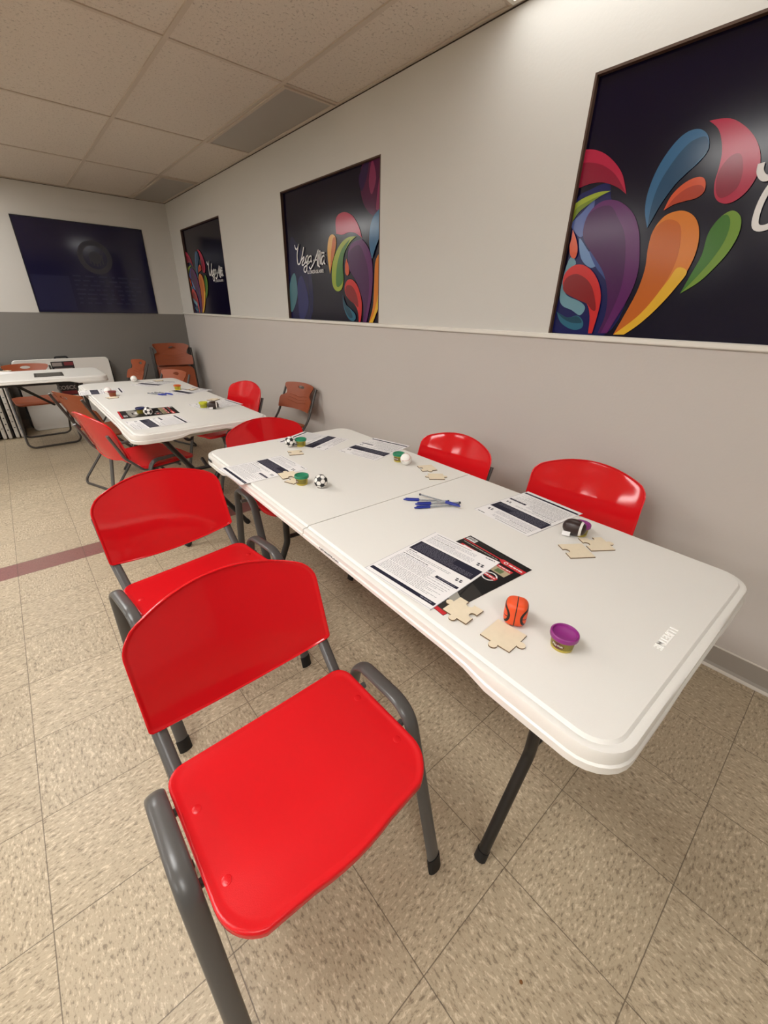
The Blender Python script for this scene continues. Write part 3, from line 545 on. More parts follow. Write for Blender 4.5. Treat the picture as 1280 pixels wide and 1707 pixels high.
# ================================================================== RED CHAIRS
UX,UZ,UYR,UYF=.2505,.484,.128,-.066
def back_fn(x,z,h):
    lean=.219+(z-.515)*.3215; cur=.0377*(1-min(1,abs(x)/.2237)**2)
    nx=.337*x/.2237; ny=-1; nz=.31; l=math.sqrt(nx*nx+ny*ny+nz*nz)
    return (x+h*nx/l,lean+cur+h*ny/l,z+h*nz/l)
def seat_fn(x,y,h):
    z=.4455-.010*math.exp(-((x/.15)**2+((y-.02)/.11)**2))
    if y<-.08: z-=.0214*((-.08-y)/.12)**2
    if y>.125: z+=(y-.125)**2*2
    return (x,y,z+h)
def red_chair(label,loc,rz,group):
    t=thing('visitor_chair',label,'chair',loc,rz,group)
    # backrest
    n=26; BW=.2237; top=[]; bot=[]
    for i in range(n+1):
        u=math.sin(PI/2*(2*i/n-1)); z=.7176+.0537*(1-u*u); s_=max(0,(abs(u)-.8404)/.1596); z-=.034*(1-math.sqrt(max(0,1-s_*s_))); top.append((u*BW,z))
        z=.5162-.0349*(1-u*u); s_=max(0,(abs(u)-.95)/.05); z+=.008*(1-math.sqrt(max(0,1-s_*s_))); bot.append((u*BW,z))
    side=[(BW,.53+k*(.675-.53)/6) for k in range(1,6)]
    outl=bot+side+top[::-1]+[(-x,z) for x,z in side[::-1]]
    LV=[(1.0,.0),(.998,.0042),(.99,.0056),(.976,.0054),(.966,.0030),(.95,.0028),(.80,.0028),(.55,.0028),(.30,.0028),(.1,.0028)]
    a=MB(); a.shell(outl,back_fn,M_RED,LV); a.build('backrest',t,50)
    # seat: rounded outline, bulging waterfall front
    def arc(cx,cy,rx,ry,a0,a1,n=7): return [(cx+rx*math.cos(R(a0+(a1-a0)*i/n)),cy+ry*math.sin(R(a0+(a1-a0)*i/n))) for i in range(n+1)]
    pts=arc(.1895,.128,.037,.037,0,90)+arc(-.1895,.128,.037,.037,90,180)+arc(-.146,-.107,.081,.081,180,250,9)
    m_=.118; yb0=pts[-1][1]; pts+=[(-m_+2*m_*k/8,yb0-.0128*(1-(1-k/4)**2)) for k in range(1,8)]+arc(.146,-.107,.081,.081,290,360,9)
    LV2=[(1.0,.0),(.997,.0046),(.985,.0060),(.968,.0058),(.950,.0036),(.92,.0032),(.8,.0032),(.66,.0032),(.5,.0032),(.33,.0032),(.16,.0032),(.05,.0032)]
    a=MB(); a.shell(subdiv(pts,.03),seat_fn,M_REDTEX,LV2,[(1.0,-.004),(.999,-.0105),(.99,-.0125),(.98,-.0105),(.968,-.004),(.95,-.0032)]+[(r_,-h_) for r_,h_ in LV2[5:]]); st=a.build('seat',t,50)
    for sx in (-1,1):
        for yy in (.06,-.085):
            a=MB(); x=sx*.196; z=seat_fn(x,yy,.003)[2]; a.lathe([(.009,z-.001),(.0088,z+.0004),(.0075,z+.0009),(.001,z+.0011)],M_REDTEX,14,(x,yy,0)); a.build('fixing_plug',st)
    # side frames: front leg, arm hoop and rear leg in one bent oval tube
    for sx in (-1,1):
        p=fillet([(sx*.2465,.215,.012),(sx*UX,UYR,UZ),(sx*UX,UYF,UZ),(sx*.2485,-.197,.012)],[0,.055,.075,0],8)
        a=MB(); a.tube(p,.0190,M_FRAME,ry=.0088,ref=(1,0,0),seg=14); fr=a.build('side_frame',t,60)
        for q0,q1 in (((sx*.2468,.2085,.045),(sx*.2464,.2165,.0)),((sx*.2487,-.1885,.045),(sx*.2485,-.1985,.0))):
            a=MB(); a.tube([q0,q1],.0208,M_RUBBER,ry=.0106,ref=(1,0,0),seg=14); a.build('foot_cap',fr)
        # upright carrying the backrest, running forward under the seat
        p=fillet([(sx*.203,-.10,.424),(sx*.203,.155,.424),(sx*.207,.243,.520),(sx*.207,.302,.665)],[0,.06,.10,0],8)
        a=MB(); a.tube(p,.0150,M_FRAME,ry=.0080,ref=(1,0,0),seg=14); a.build('back_upright',t,60)
    for yy in (.10,-.045):
        a=MB(); a.tube([(-UX,yy,.418),(UX,yy,.418)],.0085,M_FRAME,seg=10); a.build('seat_bar',t)
    return t
G='red plastic visitor chairs'
RC=red_chair('red plastic chair with grey frame nearest the camera, seat fully in view',(.231,.509,0),.010,G)
copy_thing(RC,(.311,1.291,0),.116,'red chair directly behind the nearest red chair, left of the long table',G)
copy_thing(RC,(.949,1.819,0),-.014,'red chair pushed in at the far short end of the nearest table',G)
copy_thing(RC,(1.279,1.251,0),-1.551,'red chair between wall and table beside the baseball, left of the nearest wall-side chair',G)
copy_thing(RC,(1.404,.594,0),-1.381,'red chair between wall and table nearest the right edge, behind the purple tub',G)
copy_thing(RC,(.524,2.928,0),1.825,'red chair seen from behind on the left side of the second table',G)
copy_thing(RC,(1.12,3.335,0),-1.392,'red chair on the wall side of the second table',G)
# ================================================================== BROWN FOLDING CHAIRS
def hole_plate(mb,outl,hole,fn,m,th):
    """plate with one hole: both loops cut into angular sectors about the hole centre"""
    cx=sum(p[0] for p in hole)/len(hole); cy=sum(p[1] for p in hole)/len(hole); N=72
    def hit(loop,a):
        d=Vector((math.cos(a),math.sin(a))); best=None
        for i in range(len(loop)):
            p=Vector(loop[i])-Vector((cx,cy)); q_=Vector(loop[(i+1)%len(loop)])-Vector((cx,cy)); e=q_-p
            den=d.x*e.y-d.y*e.x
            if abs(den)<1e-12: continue
            t=(p.x*e.y-p.y*e.x)/den; s_=(p.x*d.y-p.y*d.x)/den
            if t>0 and -1e-6<=s_<=1+1e-6 and (best is None or t>best): best=t
        return best
    ang=sorted([2*PI*i/N for i in range(N)]+[math.atan2(p[1]-cy,p[0]-cx)%(2*PI) for p in outl])
    loops=[]
    for k in (0,.12,.35,.65,1):
        loops.append([(cx+math.cos(a)*(hit(hole,a)*(1-k)+hit(outl,a)*k),cy+math.sin(a)*(hit(hole,a)*(1-k)+hit(outl,a)*k)) for a in ang])
    F=[[fn(x,y,th/2) for x,y in l] for l in loops]; B=[[fn(x,y,-th/2) for x,y in l] for l in loops]
    mb.rings(F+B[::-1]+[F[0]],m,False,False)
def brown_parts(t,folded=False):
    # backrest with side notches and a hand slot
    o=[(-.205,.0),(.205,.0),(.212,.05),(.208,.105),(.170,.118),(.155,.135),(.160,.165),(.185,.20),(.190,.222),(.175,.235),(.09,.243),(0,.246),(-.09,.243),(-.175,.235),(-.190,.222),(-.185,.20),(-.160,.165),(-.155,.135),(-.170,.118),(-.208,.105),(-.212,.05)]
    o=smooth_loop(o,(0,1,10,12),2); hole=[(.042*math.cos(2*PI*i/24),.203+.016*math.sin(2*PI*i/24)) for i in range(24)]
    zs_=.85 if not folded else 1
    zb,yb,ln=(.54,.205,.357) if not folded else (.66,.0,0.0)
    def fn(x,z,h): return (x,yb+z*ln+.040*(1-(x/.21)**2)-.02+h*-.9,zb+z*zs_)
    a=MB(); hole_plate(a,o,hole,fn,M_BROWN,.008)
    for k in range(3):
        z=.06+k*.030; a.tube([fn(x*.02,z+.02*math.sin(abs(x)/6*1.2)-.01,.005) for x in range(-6,7)],.0028,M_BROWN,seg=6)
    a.build('backrest',t,50)
    so=rrect(.205,.195,.05,6)
    def sf(x,y,h):
        if folded: return (x,-.045+h-.02*math.cos(x/.21*PI/2)+.02,.43+y*1.05)
        z=.435-.012*math.exp(-((x/.13)**2+(y/.12)**2)); 
        if y<-.11: z-=(-.11-y)**2*2.5
        return (x,y-.02,z+h)
    a=MB(); a.shell(subdiv(so,.04),sf,M_BROWN,[(1,0),(.995,.006),(.97,.008),(.93,.006),(.7,.005),(.4,.005),(.1,.005)]); a.build('seat',t,50)
    if not folded:
        P1=fillet([(-.205,.290,.72),(-.214,.185,.48),(-.222,-.235,.010),(.222,-.235,.010),(.214,.185,.48),(.205,.290,.72)],[0,.3,.06,.06,.3,0],7)
        P2=fillet([(-.200,-.14,.418),(-.203,.245,.010),(.203,.245,.010),(.200,-.14,.418)],.06,7)
    else:
        P1=fillet([(-.218,.015,.86),(-.222,.012,.02),(.222,.012,.02),(.218,.015,.86)],.06,7)
        P2=fillet([(-.200,-.02,.56),(-.203,-.02,.05),(.203,-.02,.05),(.200,-.02,.56)],.06,7)
    a=MB(); a.tube(P1,.0100,M_BROWNFR,seg=10); a.build('front_leg_frame',t)
    a=MB(); a.tube(P2,.0095,M_BROWNFR,seg=10); a.build('rear_leg_frame',t)
GB='brown plastic folding chairs standing open'
def brown_chair(label,loc,rz):
    t=thing('folding_chair',label,'chair',loc,rz,GB); brown_parts(t); return t
BC=brown_chair('brown folding chair against the right wall behind the red chairs',(1.535,3.17,0),-1.45)
copy_thing(BC,(.485,3.835,0),1.949,'brown folding chair on the left side of the second table behind the red one')
copy_thing(BC,(.103,5.501,0),.062,'brown folding chair behind the far left table, sled legs showing below it')
copy_thing(BC,(.93,4.471,0),-1.218,'brown folding chair at the far end of the second table before the folded stack')
copy_thing(BC,(.838,5.6,0),-1.401,'brown folding chair beyond the second table near the leaning white table')
FC=thing('folded_chair','frontmost brown folded chair of the stack leaning in the far corner','chair',(1.53,5.70,.0),R(-8),'folded brown chairs in the corner'); brown_parts(FC,True); FC.rotation_euler=(R(-9),0,R(-8))
for k,lb in enumerate(('middle brown folded chair of the stack leaning in the far corner','rearmost brown folded chair of the stack leaning in the far corner')):
    copy_thing(FC,(1.54+.012*k,5.80+.10*k,0),R(-8),lb)
# ================================================================== FOLDED TABLES AT THE BACK WALL
def folded_table(label,loc,rot,w_,h_,th,sticker):
    t=thing('folded_table',label,'folded table',loc); t.rotation_euler=rot
    for k,yy in enumerate((0,th*.55)):
        o=rrect(w_/2,h_/2,.04,6); a=MB()
        X=Matrix.Translation((0,yy,h_/2))@Matrix.Rotation(R(90),4,'X')
        lp=[[(x*(1-i),y*(1-i*1.2),z) for x,y in o] for i,z in ((.012,-th*.4/2),(0,-th*.3/2),(0,th*.3/2),(.012,th*.4/2),(.03,th*.36/2))]
        a.rings(lp,M_TABLE,xf=X); a.build('tabletop_half',t,40)
    a=MB(); a.tube(fillet([(-w_/2+.004,th*.27,.03),(-w_/2-.010,th*.27,.06),(-w_/2-.010,th*.27,h_-.05),(-w_/2+.004,th*.27,h_-.03)],.02),.010,M_TLEG); a.tube(fillet([(w_/2-.004,th*.27,.03),(w_/2+.006,th*.27,.06),(w_/2+.006,th*.27,h_-.05),(w_/2-.004,th*.27,h_-.03)],.02),.010,M_TLEG); a.box((0,th*.27,.012),(w_*.9,th*.3,.022),M_TLEG); a.build('folded_leg',t)  # black edge tubes and bottom bar; right tube stands in for the other half's shadow
    if sticker:
        a=MB(); a.tube(fillet([(-.06,th*.27,h_-.012),(-.055,th*.27,h_+.018),(.055,th*.27,h_+.018),(.06,th*.27,h_-.012)],.015),.010,M_RUBBER); a.build('carry_handle',t)
        a=MB(); a.keep=True; y=-th*.2-.0008; MBK=mat('label_black',(26,18,18),.5); MRD=mat('label_red',(120,34,40),.5); MPH=mat('label_grey',(150,138,132),.5)
        sx0,sx1,sz0,sz1=-.115,.095,h_-.40,h_-.03
        def q4(x0,x1,z0,z1,m,d=0): a.face([(x0,y-d,z0),(x1,y-d,z0),(x1,y-d,z1),(x0,y-d,z1)],m)
        q4(sx0,sx1,sz0,sz1,MBK); q4(sx0+.12,sx1-.005,sz1-.045,sz1-.008,MRD,.0004); q4(sx0+.01,sx0+.10,sz1-.05,sz1-.012,MPH,.0004); q4(sx0+.02,sx1-.02,sz1-.15,sz1-.07,MPH,.0004)
        q4(sx0+.005,sx1-.005,sz0+.012,sz0+.05,MRD,.0004)
        a.text('COSCO',.058,MPH,Matrix.Translation((sx0+.085,y-.0006,sz0+.085))@Matrix.Rotation(R(90),4,'X'),bold=.002)
        for k in range(3): q4(sx0+.17,sx1-.012,sz0+.062+k*.017,sz0+.07+k*.017,MPH,.0004)
        a.build('label_sticker',t,0)
    return t
folded_table('folded white table standing upright against the back wall with a dark sticker',(.435,6.06,0),(R(-5),0,0),.90,.755,.11,True)
ft=[]
for k,lb in enumerate(('folded white table on edge by the back wall, next to the stickered one','second folded table on edge, left of the first on-edge one','third folded table on edge, cut by the left edge of the photo')):
    t=thing('folded_table',lb,'folded table',(-.150-.105*k,6.02,0),0,'folded tables stacked on edge')
    a=MB(); o=rrect(.22,.365,.03,5); X=Matrix.Translation((0,0,.367))@Matrix.Rotation(R(90),4,'Y')@Matrix.Rotation(R(90),4,'Z')
    for dx in (-.022,.022):
        a.rings([[(x*s_,y*s_,z+dx) for x,y in o] for s_,z in ((.98,-.016),(1,-.011),(1,.011),(.98,.016))],M_TABLE,xf=X)
    a.build('tabletop_half',t,40)
    a=MB()
    for j in range(9): a.box((.0225,-.2205,.10+j*.062),(.010,.003,.012),M_RUBBER); a.box((-.0225,-.2205,.12+j*.062),(.014,.003,.006),M_RUBBER)
    a.build('edge_hole',t,0)
    a=MB(); a.tube(fillet([(.046,-.21,.70),(.046,-.21,.02),(.046,.18,.02)],.04),.010,M_TLEG); a.build('folded_leg',t)
    for zc in (.50,.26): a=MB(); a.box((-.02,-.2225,zc),(.028,.008,.03),M_WHITE); a.build('corner_clip',t,0)
# ================================================================== PAPERS
def rect(mb,u0,u1,v0,v1,m,w_,h_,d): mb.face([((u0-.5)*w_,(.5-v1)*h_,d),((u1-.5)*w_,(.5-v1)*h_,d),((u1-.5)*w_,(.5-v0)*h_,d),((u0-.5)*w_,(.5-v0)*h_,d)],m)
def words(mb,u0,u1,v,hh,m,w_,h_,d,rnd,dens=1):
    u=u0
    while u<u1-.01:
        l=min(rnd.uniform(.02,.075),u1-u); rect(mb,u,u+l,v,v+hh,m,w_,h_,d); u+=l+.009
def jig(mb,u,v,s,m,w_,h_,d):
    for du,dv in ((0,0),(s*1.1,0),(s*.2,s*.55),(s*1.3,s*.5)):
        rect(mb,u+du,u+du+s*.8,v+dv,v+dv+s*.25,m,w_,h_,d); rect(mb,u+du+s*.28,u+du+s*.5,v+dv-s*.12,v+dv+s*.38,m,w_,h_,d)
def handout(label,x,y,z,rz,seed,cat='paper'):
    w_,h_=.2159,.2794; mb=MB(); rnd=random.Random(seed); mb.keep=True
    rect(mb,0,1,0,1,M_PAPER,w_,h_,.0004); mb.box((0,0,.0002),(w_,h_,.0003),M_PAPER)
    D=.0007; I=lambda *k:rect(mb,*k,w_,h_,D); WD=lambda u0,u1,v,hh,m=M_INK,d=D:words(mb,u0,u1,v,hh,m,w_,h_,d,rnd)
    I(.06,.62,.030,.036,M_NAVY); WD(.82,.95,.025,.012); 
    for k in range(3): WD(.06,.72,.062+k*.018,.0042,M_INKL)
    WD(.06,.45,.122,.007,M_NAVY); 
    for k in range(5): WD(.06,.76,.145+k*.017,.0042,M_INKL)
    jig(mb,.82,.16,.05,M_NAVY,w_,h_,D)
    I(.03,.97,.255,.435,M_NAVY)
    for k in range(9): WD(.07,.93 if k>4 else .62,.275+k*.0165,.0036,M_INKL,D+.0003)
    WD(.06,.20,.455,.009,M_NAVY)
    for k in range(2): WD(.06,.74,.485+k*.02,.0042)
    WD(.06,.46,.535,.009,M_NAVY)
    jig(mb,.84,.50,.045,M_NAVY,w_,h_,D)
    for k in range(2): WD(.06,.60,.56+k*.018,.005,M_INKL)
    I(.66,.97,.60,.635,M_NAVY); WD(.70,.93,.613,.007,M_INKL,D+.0003)
    for k in range(8): WD(.05,.60+.34*(k%2)*(k>2),.600+k*.0165,.0036)
    for k in range(8): WD(.05,.92-.1*(k%3),.74+k*.0175,.0036)
    I(.02,.98,.905,.945,M_NAVY); WD(.78,.94,.92,.009,M_INKL,D+.0003)
    for e in (0,): I(.0,.004,0,1,M_INKL); I(.996,1,0,1,M_INKL); I(0,1,.985,.988,M_INKL)
    o=mb.build('printed_handout',smooth=0,loc=(x,y,z),rot=(0,0,rz)); return tag(o,label,cat,'printed handouts on the tables')
Z0=TOP+.0003
handout('printed handout on the near table edge, overlapping the black flyer',.672,.572,Z0+.0016,R(-86.9),1)
handout('printed handout beside the wall-side red chair, next to the dark football',1.150,.597,Z0,R(84),2)
handout('printed handout hanging over the left edge beside the green tub and football-patterned ball',.648,1.482,Z0,R(-90),3)
handout('printed handout at the far short end of the nearest table behind a green tub',1.020,1.705,Z0,R(-157),4)
handout('printed handout at the far wall-side corner of the nearest table near the baseball',1.180,1.425,Z0,R(103.5),5)
handout('printed handout on the near end of the second table, in front of the magazine flyer',.520,2.515,Z0,R(92),6)
handout('printed handout hanging over the left edge of the second table by a white ball',.440,3.70,Z0,R(86),7)
handout('printed handout at the far end of the second table by a white ball',.84,3.885,Z0,R(124),8)
handout('printed handout beside the orange ball on the second table',.950,3.385,Z0,R(110),9)
handout('printed handout under the yellow tub and dark football on the second table',.945,2.80,Z0,R(96),10)
M_FBLK=mat('flyer_black',(13,12,13),.35,spec=.2); M_FRED=mat('flyer_red',(196,26,38),.35); M_FGRY=mat('flyer_silver',(150,146,136),.35); M_FDK=mat('flyer_dark_grey',(46,43,40),.35,spec=.2); M_FBEI=mat('flyer_photo_beige',(176,160,130),.4); M_FGRN=mat('flyer_photo_green',(92,112,72),.4); M_FWHT=mat('flyer_white',(226,224,222),.4)
def flyer(label,x,y,rz,seed):
    w_,h_=.21,.305; mb=MB(); mb.keep=True; rnd=random.Random(seed)
    mb.box((0,0,.0006),(w_,h_,.0010),M_FBLK); q_=lambda u0,u1,v0,v1,m,d=.0012: rect(mb,u0,u1,v0,v1,m,w_,h_,d)
    def poly(pts,m,d): mb.face([((u-.5)*w_,(.5-v)*h_,d) for u,v in pts],m)
    q_(0,1,0,1,M_FBLK); q_(.02,.17,.02,.075,M_FWHT,.0014)
    for k in range(9): q_(.035+k*.014,.041+k*.014+.003*(k%2),.026,.06,M_FBLK,.0016)
    words(mb,.22,.94,.030,.010,M_FDK,w_,h_,.0014,rnd); words(mb,.40,.94,.05,.008,M_FDK,w_,h_,.0014,rnd)
    q_(.0,.64,.085,.098,M_FRED,.0014); poly([(.62,.098),(.66,.072),(1,.072),(1,.135),(.70,.135)],M_FRED,.0014)
    words(mb,.78,.97,.095,.018,M_FWHT,w_,h_,.0016,rnd); words(mb,.05,.62,.115,.012,M_FGRY,w_,h_,.0014,rnd)
    for i in range(16):
        a0,a1=2*PI*i/16,2*PI*(i+1)/16; poly([(.735+.028*math.cos(a0),.104+.02*math.sin(a0)),(.735+.028*math.cos(a1),.104+.02*math.sin(a1)),(.735+.016*math.cos(a1),.104+.011*math.sin(a1)),(.735+.016*math.cos(a0),.104+.011*math.sin(a0))],M_FWHT,.0017)
    for u0 in (.08,.37,.665):
        q_(u0,u0+.25,.165,.20,M_FRED,.0014); q_(u0,u0+.25,.20,.285,M_FBEI,.0014); q_(u0+.08,u0+.18,.215,.27,M_FGRN,.0016); words(mb,u0+.05,u0+.22,.175,.012,M_FWHT,w_,h_,.0016,rnd)
    for i in range(28):
        a0,a1=2*PI*i/28,2*PI*(i+1)/28; c=(.80,.365); ru,rv=.095,.062
        poly([(c[0]+ru*math.cos(a0),c[1]+rv*math.sin(a0)),(c[0]+ru*math.cos(a1),c[1]+rv*math.sin(a1)),(c[0]+ru*.8*math.cos(a1),c[1]+rv*.8*math.sin(a1)),(c[0]+ru*.8*math.cos(a0),c[1]+rv*.8*math.sin(a0))],M_FWHT,.0014)
    q_(.71,.90,.343,.385,M_FRED,.0016); words(mb,.73,.88,.356,.014,M_FWHT,w_,h_,.0018,rnd)
    for k in range(4): q_(.52+k*.02,.532+k*.02,.33,.375,M_FWHT,.0014)
    poly([(.0,.52),(.45,.47),(1,.60),(1,.76),(.0,.80)],M_FDK,.0014)
    for k in range(4): poly([(.15+k*.2,.50),(.165+k*.2,.50),(.28+k*.2,.76),(.26+k*.2,.76)],M_FBLK,.0016)
    poly([(.0,.74),(.35,.66),(.72,.70),(.96,.78),(.98,.83),(.6,.86),(.0,.86)],M_FGRY,.0017); poly([(.30,.70),(.50,.68),(.66,.73),(.40,.75)],M_FWHT,.0019)
    q_(.38,.62,.765,.79,M_FBLK,.0019); poly([(.0,.86),(1,.84),(1,.965),(0,.965)],M_FDK,.0014)
    q_(.62,.84,.885,.945,M_FWHT,.0016)
    for k in range(4): q_(.635+k*.052,.65+k*.052,.892,.938,M_FBLK,.0018)
    q_(.64,.83,.90,.908,M_FBLK,.0018); q_(0,1,.965,1,M_FRED,.0014)
    o=mb.build('magazine_flyer',smooth=0,loc=(x,y,Z0),rot=(0,0,rz)); return tag(o,label,'magazine','glossy dark magazine flyers')
flyer('black and red glossy flyer under the printed handout on the nearest table',.710,.520,R(-94.9),3)
flyer('dark glossy flyer under a small black and white ball on the second table',.540,2.795,R(-94),4)
mb=MB(); mb.keep=True; mb.box((0,0,.0004),(.21,.275,.0006),M_FDK); rnd=random.Random(8)
for k in range(12): words(mb,.08,.92,.08+k*.07,.02,M_FGRY,.21,.275,.0009,rnd)
tag(mb.build('dark_leaflet',smooth=0,loc=(.217,4.875,Z0),rot=(0,0,R(-2))),'dark grey printed leaflet lying on the far left table','leaflet')
mb=MB(); mb.box((0,0,.0004),(.216,.279,.0006),M_PAPER); tag(mb.build('blank_sheet',smooth=0,loc=(-.14,5.20,Z0),rot=(0,0,R(14))),'pale paper sheet at the left end of the far table','paper')
# ================================================================== PUZZLE PIECES
def puzzle(label,x,y,rz,spec,size=.068,z=Z0,group='plywood puzzle pieces'):
    """spec: bottom, right, top, left edge: 1 tab, -1 blank, 0 straight"""
    h=size/2; pts=[]
    for k,s_ in enumerate(spec):
        a=R(90*k); loc=[(-h,-h)]
        if s_:
            r=size*.135
            arc=[(r*math.cos(R(g)),r*math.sin(R(g))) for g in range(130,411,20)] if s_<0 else None
            sh=[]
            for g in range(-235,56,20): sh.append((r*math.cos(R(g-0)),0,g))
            sh=[]
            for i in range(15):
                g=R(145+ (395-145)*i/14)      # from upper left round the bottom to upper right
                sh.append((r*math.cos(g),r*math.sin(g)))
            off=-h-s_*r*.62
            loc+=[(px_,off+s_*py_) for px_,py_ in sh]
        for p in loc: pts.append((p[0]*math.cos(a)-p[1]*math.sin(a),p[0]*math.sin(a)+p[1]*math.cos(a)))
    mb=MB(); mb.prism(pts,0,.003,M_PLY,M_PLYEDGE)
    return tag(mb.build('puzzle_piece',smooth=0,loc=(x,y,z),rot=(0,0,rz)),label,'puzzle piece',group)
puzzle('plywood puzzle piece with two tabs in front of the orange ball',.598,.311,R(3),(1,0,0,1),.066)
puzzle('plywood puzzle piece with two notches lying on the lower corner of the black flyer',.592,.410,R(2),(-1,-1,1,1),.062,Z0+.0022)
puzzle('plywood puzzle piece directly in front of the dark football',1.031,.375,R(-35),(0,0,0,-1),.070)
puzzle('plywood puzzle piece in front of the purple tub behind the football',1.112,.357,R(-35),(0,1,-1,-1),.070)
puzzle('plywood puzzle piece with side tabs nearest the table seam by the baseball',1.138,.995,R(-40),(0,1,0,1),.060)
puzzle('plywood puzzle piece next to the baseball, farther from the seam',1.180,1.085,R(-25),(1,0,0,-1),.064)
puzzle('plywood puzzle piece sticking out under the handout beside the green tub',.690,1.355,R(-10),(-1,1,1,0),.064,Z0+.0014)
puzzle('small plywood puzzle piece touching the green tub beside the handout',.675,1.292,R(20),(0,1,-1,0),.045)
puzzle('plywood puzzle piece in front of the farthest green tub',.852,1.585,R(-20),(0,-1,0,-1),.062)
puzzle('plywood puzzle piece beside the red-lidded tub on the second table',.455,3.40,R(10),(0,1,0,-1),.062)
puzzle('plywood puzzle piece behind the orange ball on the second table',.995,3.43,R(30),(0,1,0,-1),.062,Z0+.0012)
puzzle('plywood puzzle piece on the handout by the yellow tub',.985,2.95,R(35),(0,1,0,-1),.062,Z0+.0012)
puzzle('plywood puzzle piece behind the white ball at the far end of the second table',.90,4.00,R(10),(0,1,0,-1),.062,Z0+.0012)
puzzle('plywood puzzle piece on the far left table by the pale sheet',-.07,5.30,R(25),(0,1,-1,0),.064,Z0+.0012)
# ================================================================== CLAY TUBS
M_CUP=mat('tub_cup_yellow',(196,176,70),.45); M_CUPO=mat('tub_label_olive',(128,116,36),.45); M_LOGOR=mat('tub_logo_maroon',(96,24,44),.4)
def tub(label,x,y,rz,lid,cupc=None,lab=None,name='clay_tub'):
    t=thing(name,label,'clay tub',(x,y,Z0),rz,'small tubs of modelling clay')
    cm=mat('tub_cup_'+str(cupc),cupc,.45) if cupc else M_CUP; lm=mat('tub_lid_'+str(lid),lid,.35); om=mat('tub_label_'+str(lab),lab,.45) if lab else M_CUPO
    a=MB(); a.lathe([(.0195,0),(.0203,.001),(.0223,.026)],cm,36); cup=a.build('cup',t)
    a=MB(); N=36; lo=[];hi=[]
    for (z0,r0),(z1,r1),m_ in (((.006,.0209),(.023,.0223),om),):
        for i in range(7,28):
            a0,a1=2*PI*i/N,2*PI*(i+1)/N
            a.face([(r0*math.cos(a0),r0*math.sin(a0),z0),(r0*math.cos(a1),r0*math.sin(a1),z0),(r1*math.cos(a1),r1*math.sin(a1),z1),(r1*math.cos(a0),r1*math.sin(a0),z1)],m_)
    def wrap(px_,py_,k):
        r=.0209+(py_+.0085)/.017*.0014+.00025*k; th=R(165)+px_/r; return (r*math.cos(th),r*math.sin(th),.0145+py_)
    ov=[(.0125*math.cos(2*PI*i/28),.0068*math.sin(2*PI*i/28)) for i in range(28)]
    for i in range(28):
        p0=ov[i];p1=ov[(i+1)%28]; a.face([wrap(0,0,1),wrap(*p0,1),wrap(*p1,1)],M_LOGOR)
    a.text('Play-Doh',.0056,M_FWHT,Matrix(),fn=lambda x,y,z:wrap(x,y,2),bold=.00012)
    a.keep=True; a.build('label',cup,0)
    a=MB(); a.lathe([(.0238,.0255),(.0262,.0262),(.0266,.0290),(.0262,.0345),(.0250,.0358),(.0232,.0358),(.0222,.0345),(.0216,.0322),(.0200,.0312),(.003,.0312)],lm,40); a.build('lid',t)
    return t
PUR=(138,36,122); GRN=(28,128,92)
tub('purple-lidded clay tub nearest the end of the table',.663,.222,R(15),PUR)
tub('purple-lidded clay tub behind the dark football',1.135,.418,R(0),PUR)
tub('green-lidded clay tub beside the nearest black and white ball',.690,1.252,R(10),GRN)
tub('green-lidded clay tub beside the farthest black and white ball of the nearest table',.928,1.666,R(0),GRN)
tub('green-lidded clay tub behind the baseball',1.150,1.226,R(30),GRN)
tub('red-lidded clay tub beside a white ball on the second table',.472,3.462,0,(122,44,46),(150,80,40),(130,66,36))
tub('yellow-lidded clay tub beside the dark football on the second table',.850,2.745,0,(196,196,40),(186,186,44),(150,150,40))
tub('dark blue-lidded clay tub behind the ball on the second table flyer',.500,2.79,0,(26,34,84),(120,110,50))
tub('orange-lidded yellow clay tub, wall side of the second table',.912,3.492,0,(206,98,36),(206,196,44),(170,160,40))
# ================================================================== FOAM BALLS
def icosphere_dirs():
    g=(1+5**.5)/2; V=[Vector(p).normalized() for p in ((0,1,g),(0,-1,g),(0,1,-g),(0,-1,-g),(1,g,0),(-1,g,0),(1,-g,0),(-1,-g,0),(g,0,1),(-g,0,1),(g,0,-1),(-g,0,-1))]
    H=[]
    for i in range(12):
        for j in range(i):
            for k in range(j):
                if V[i].dot(V[j])>.4 and V[j].dot(V[k])>.4 and V[i].dot(V[k])>.4: H.append((V[i]+V[j]+V[k]).normalized())
    return V,H
M_FOAMW=mat('white_foam',(236,232,226),.55); M_FOAMB=mat('black_paint',(20,18,18),.5); M_SEAM=mat('grey_seam',(120,114,110),.6)
def soccer(label,x,y,rot,r=.0245):
    bm=bmesh.new(); bmesh.ops.create_icosphere(bm,subdivisions=6,radius=r,matrix=Matrix.Identity(4))
    me=bpy.data.meshes.new('soccer_ball'); V,H=icosphere_dirs()
    rm=Matrix.Rotation(rot[0],3,'X')@Matrix.Rotation(rot[1],3,'Y')@Matrix.Rotation(rot[2],3,'Z'); V=[rm@v for v in V]; H=[rm@v for v in H]
    for f in bm.faces:
        d=f.calc_center_median().normalized(); s_=sorted([(d.dot(v)/.9393,0) for v in V]+[(d.dot(h)/.9149,1) for h in H],reverse=True)
        f.material_index=1 if s_[0][1]==0 else (2 if s_[0][0]-s_[1][0]<.034 else 0); f.smooth=True
    bm.to_mesh(me); bm.free()
    for m in (M_FOAMW,M_FOAMB,M_FOAMB): me.materials.append(m)
    o=bpy.data.objects.new('soccer_ball',me); COL.objects.link(o); o.location=(x,y,Z0+r); return tag(o,label,'ball','foam play balls')
soccer('black and white foam football beside the green tub, left side of nearest table',.727,1.180,(.5,.35,.2))
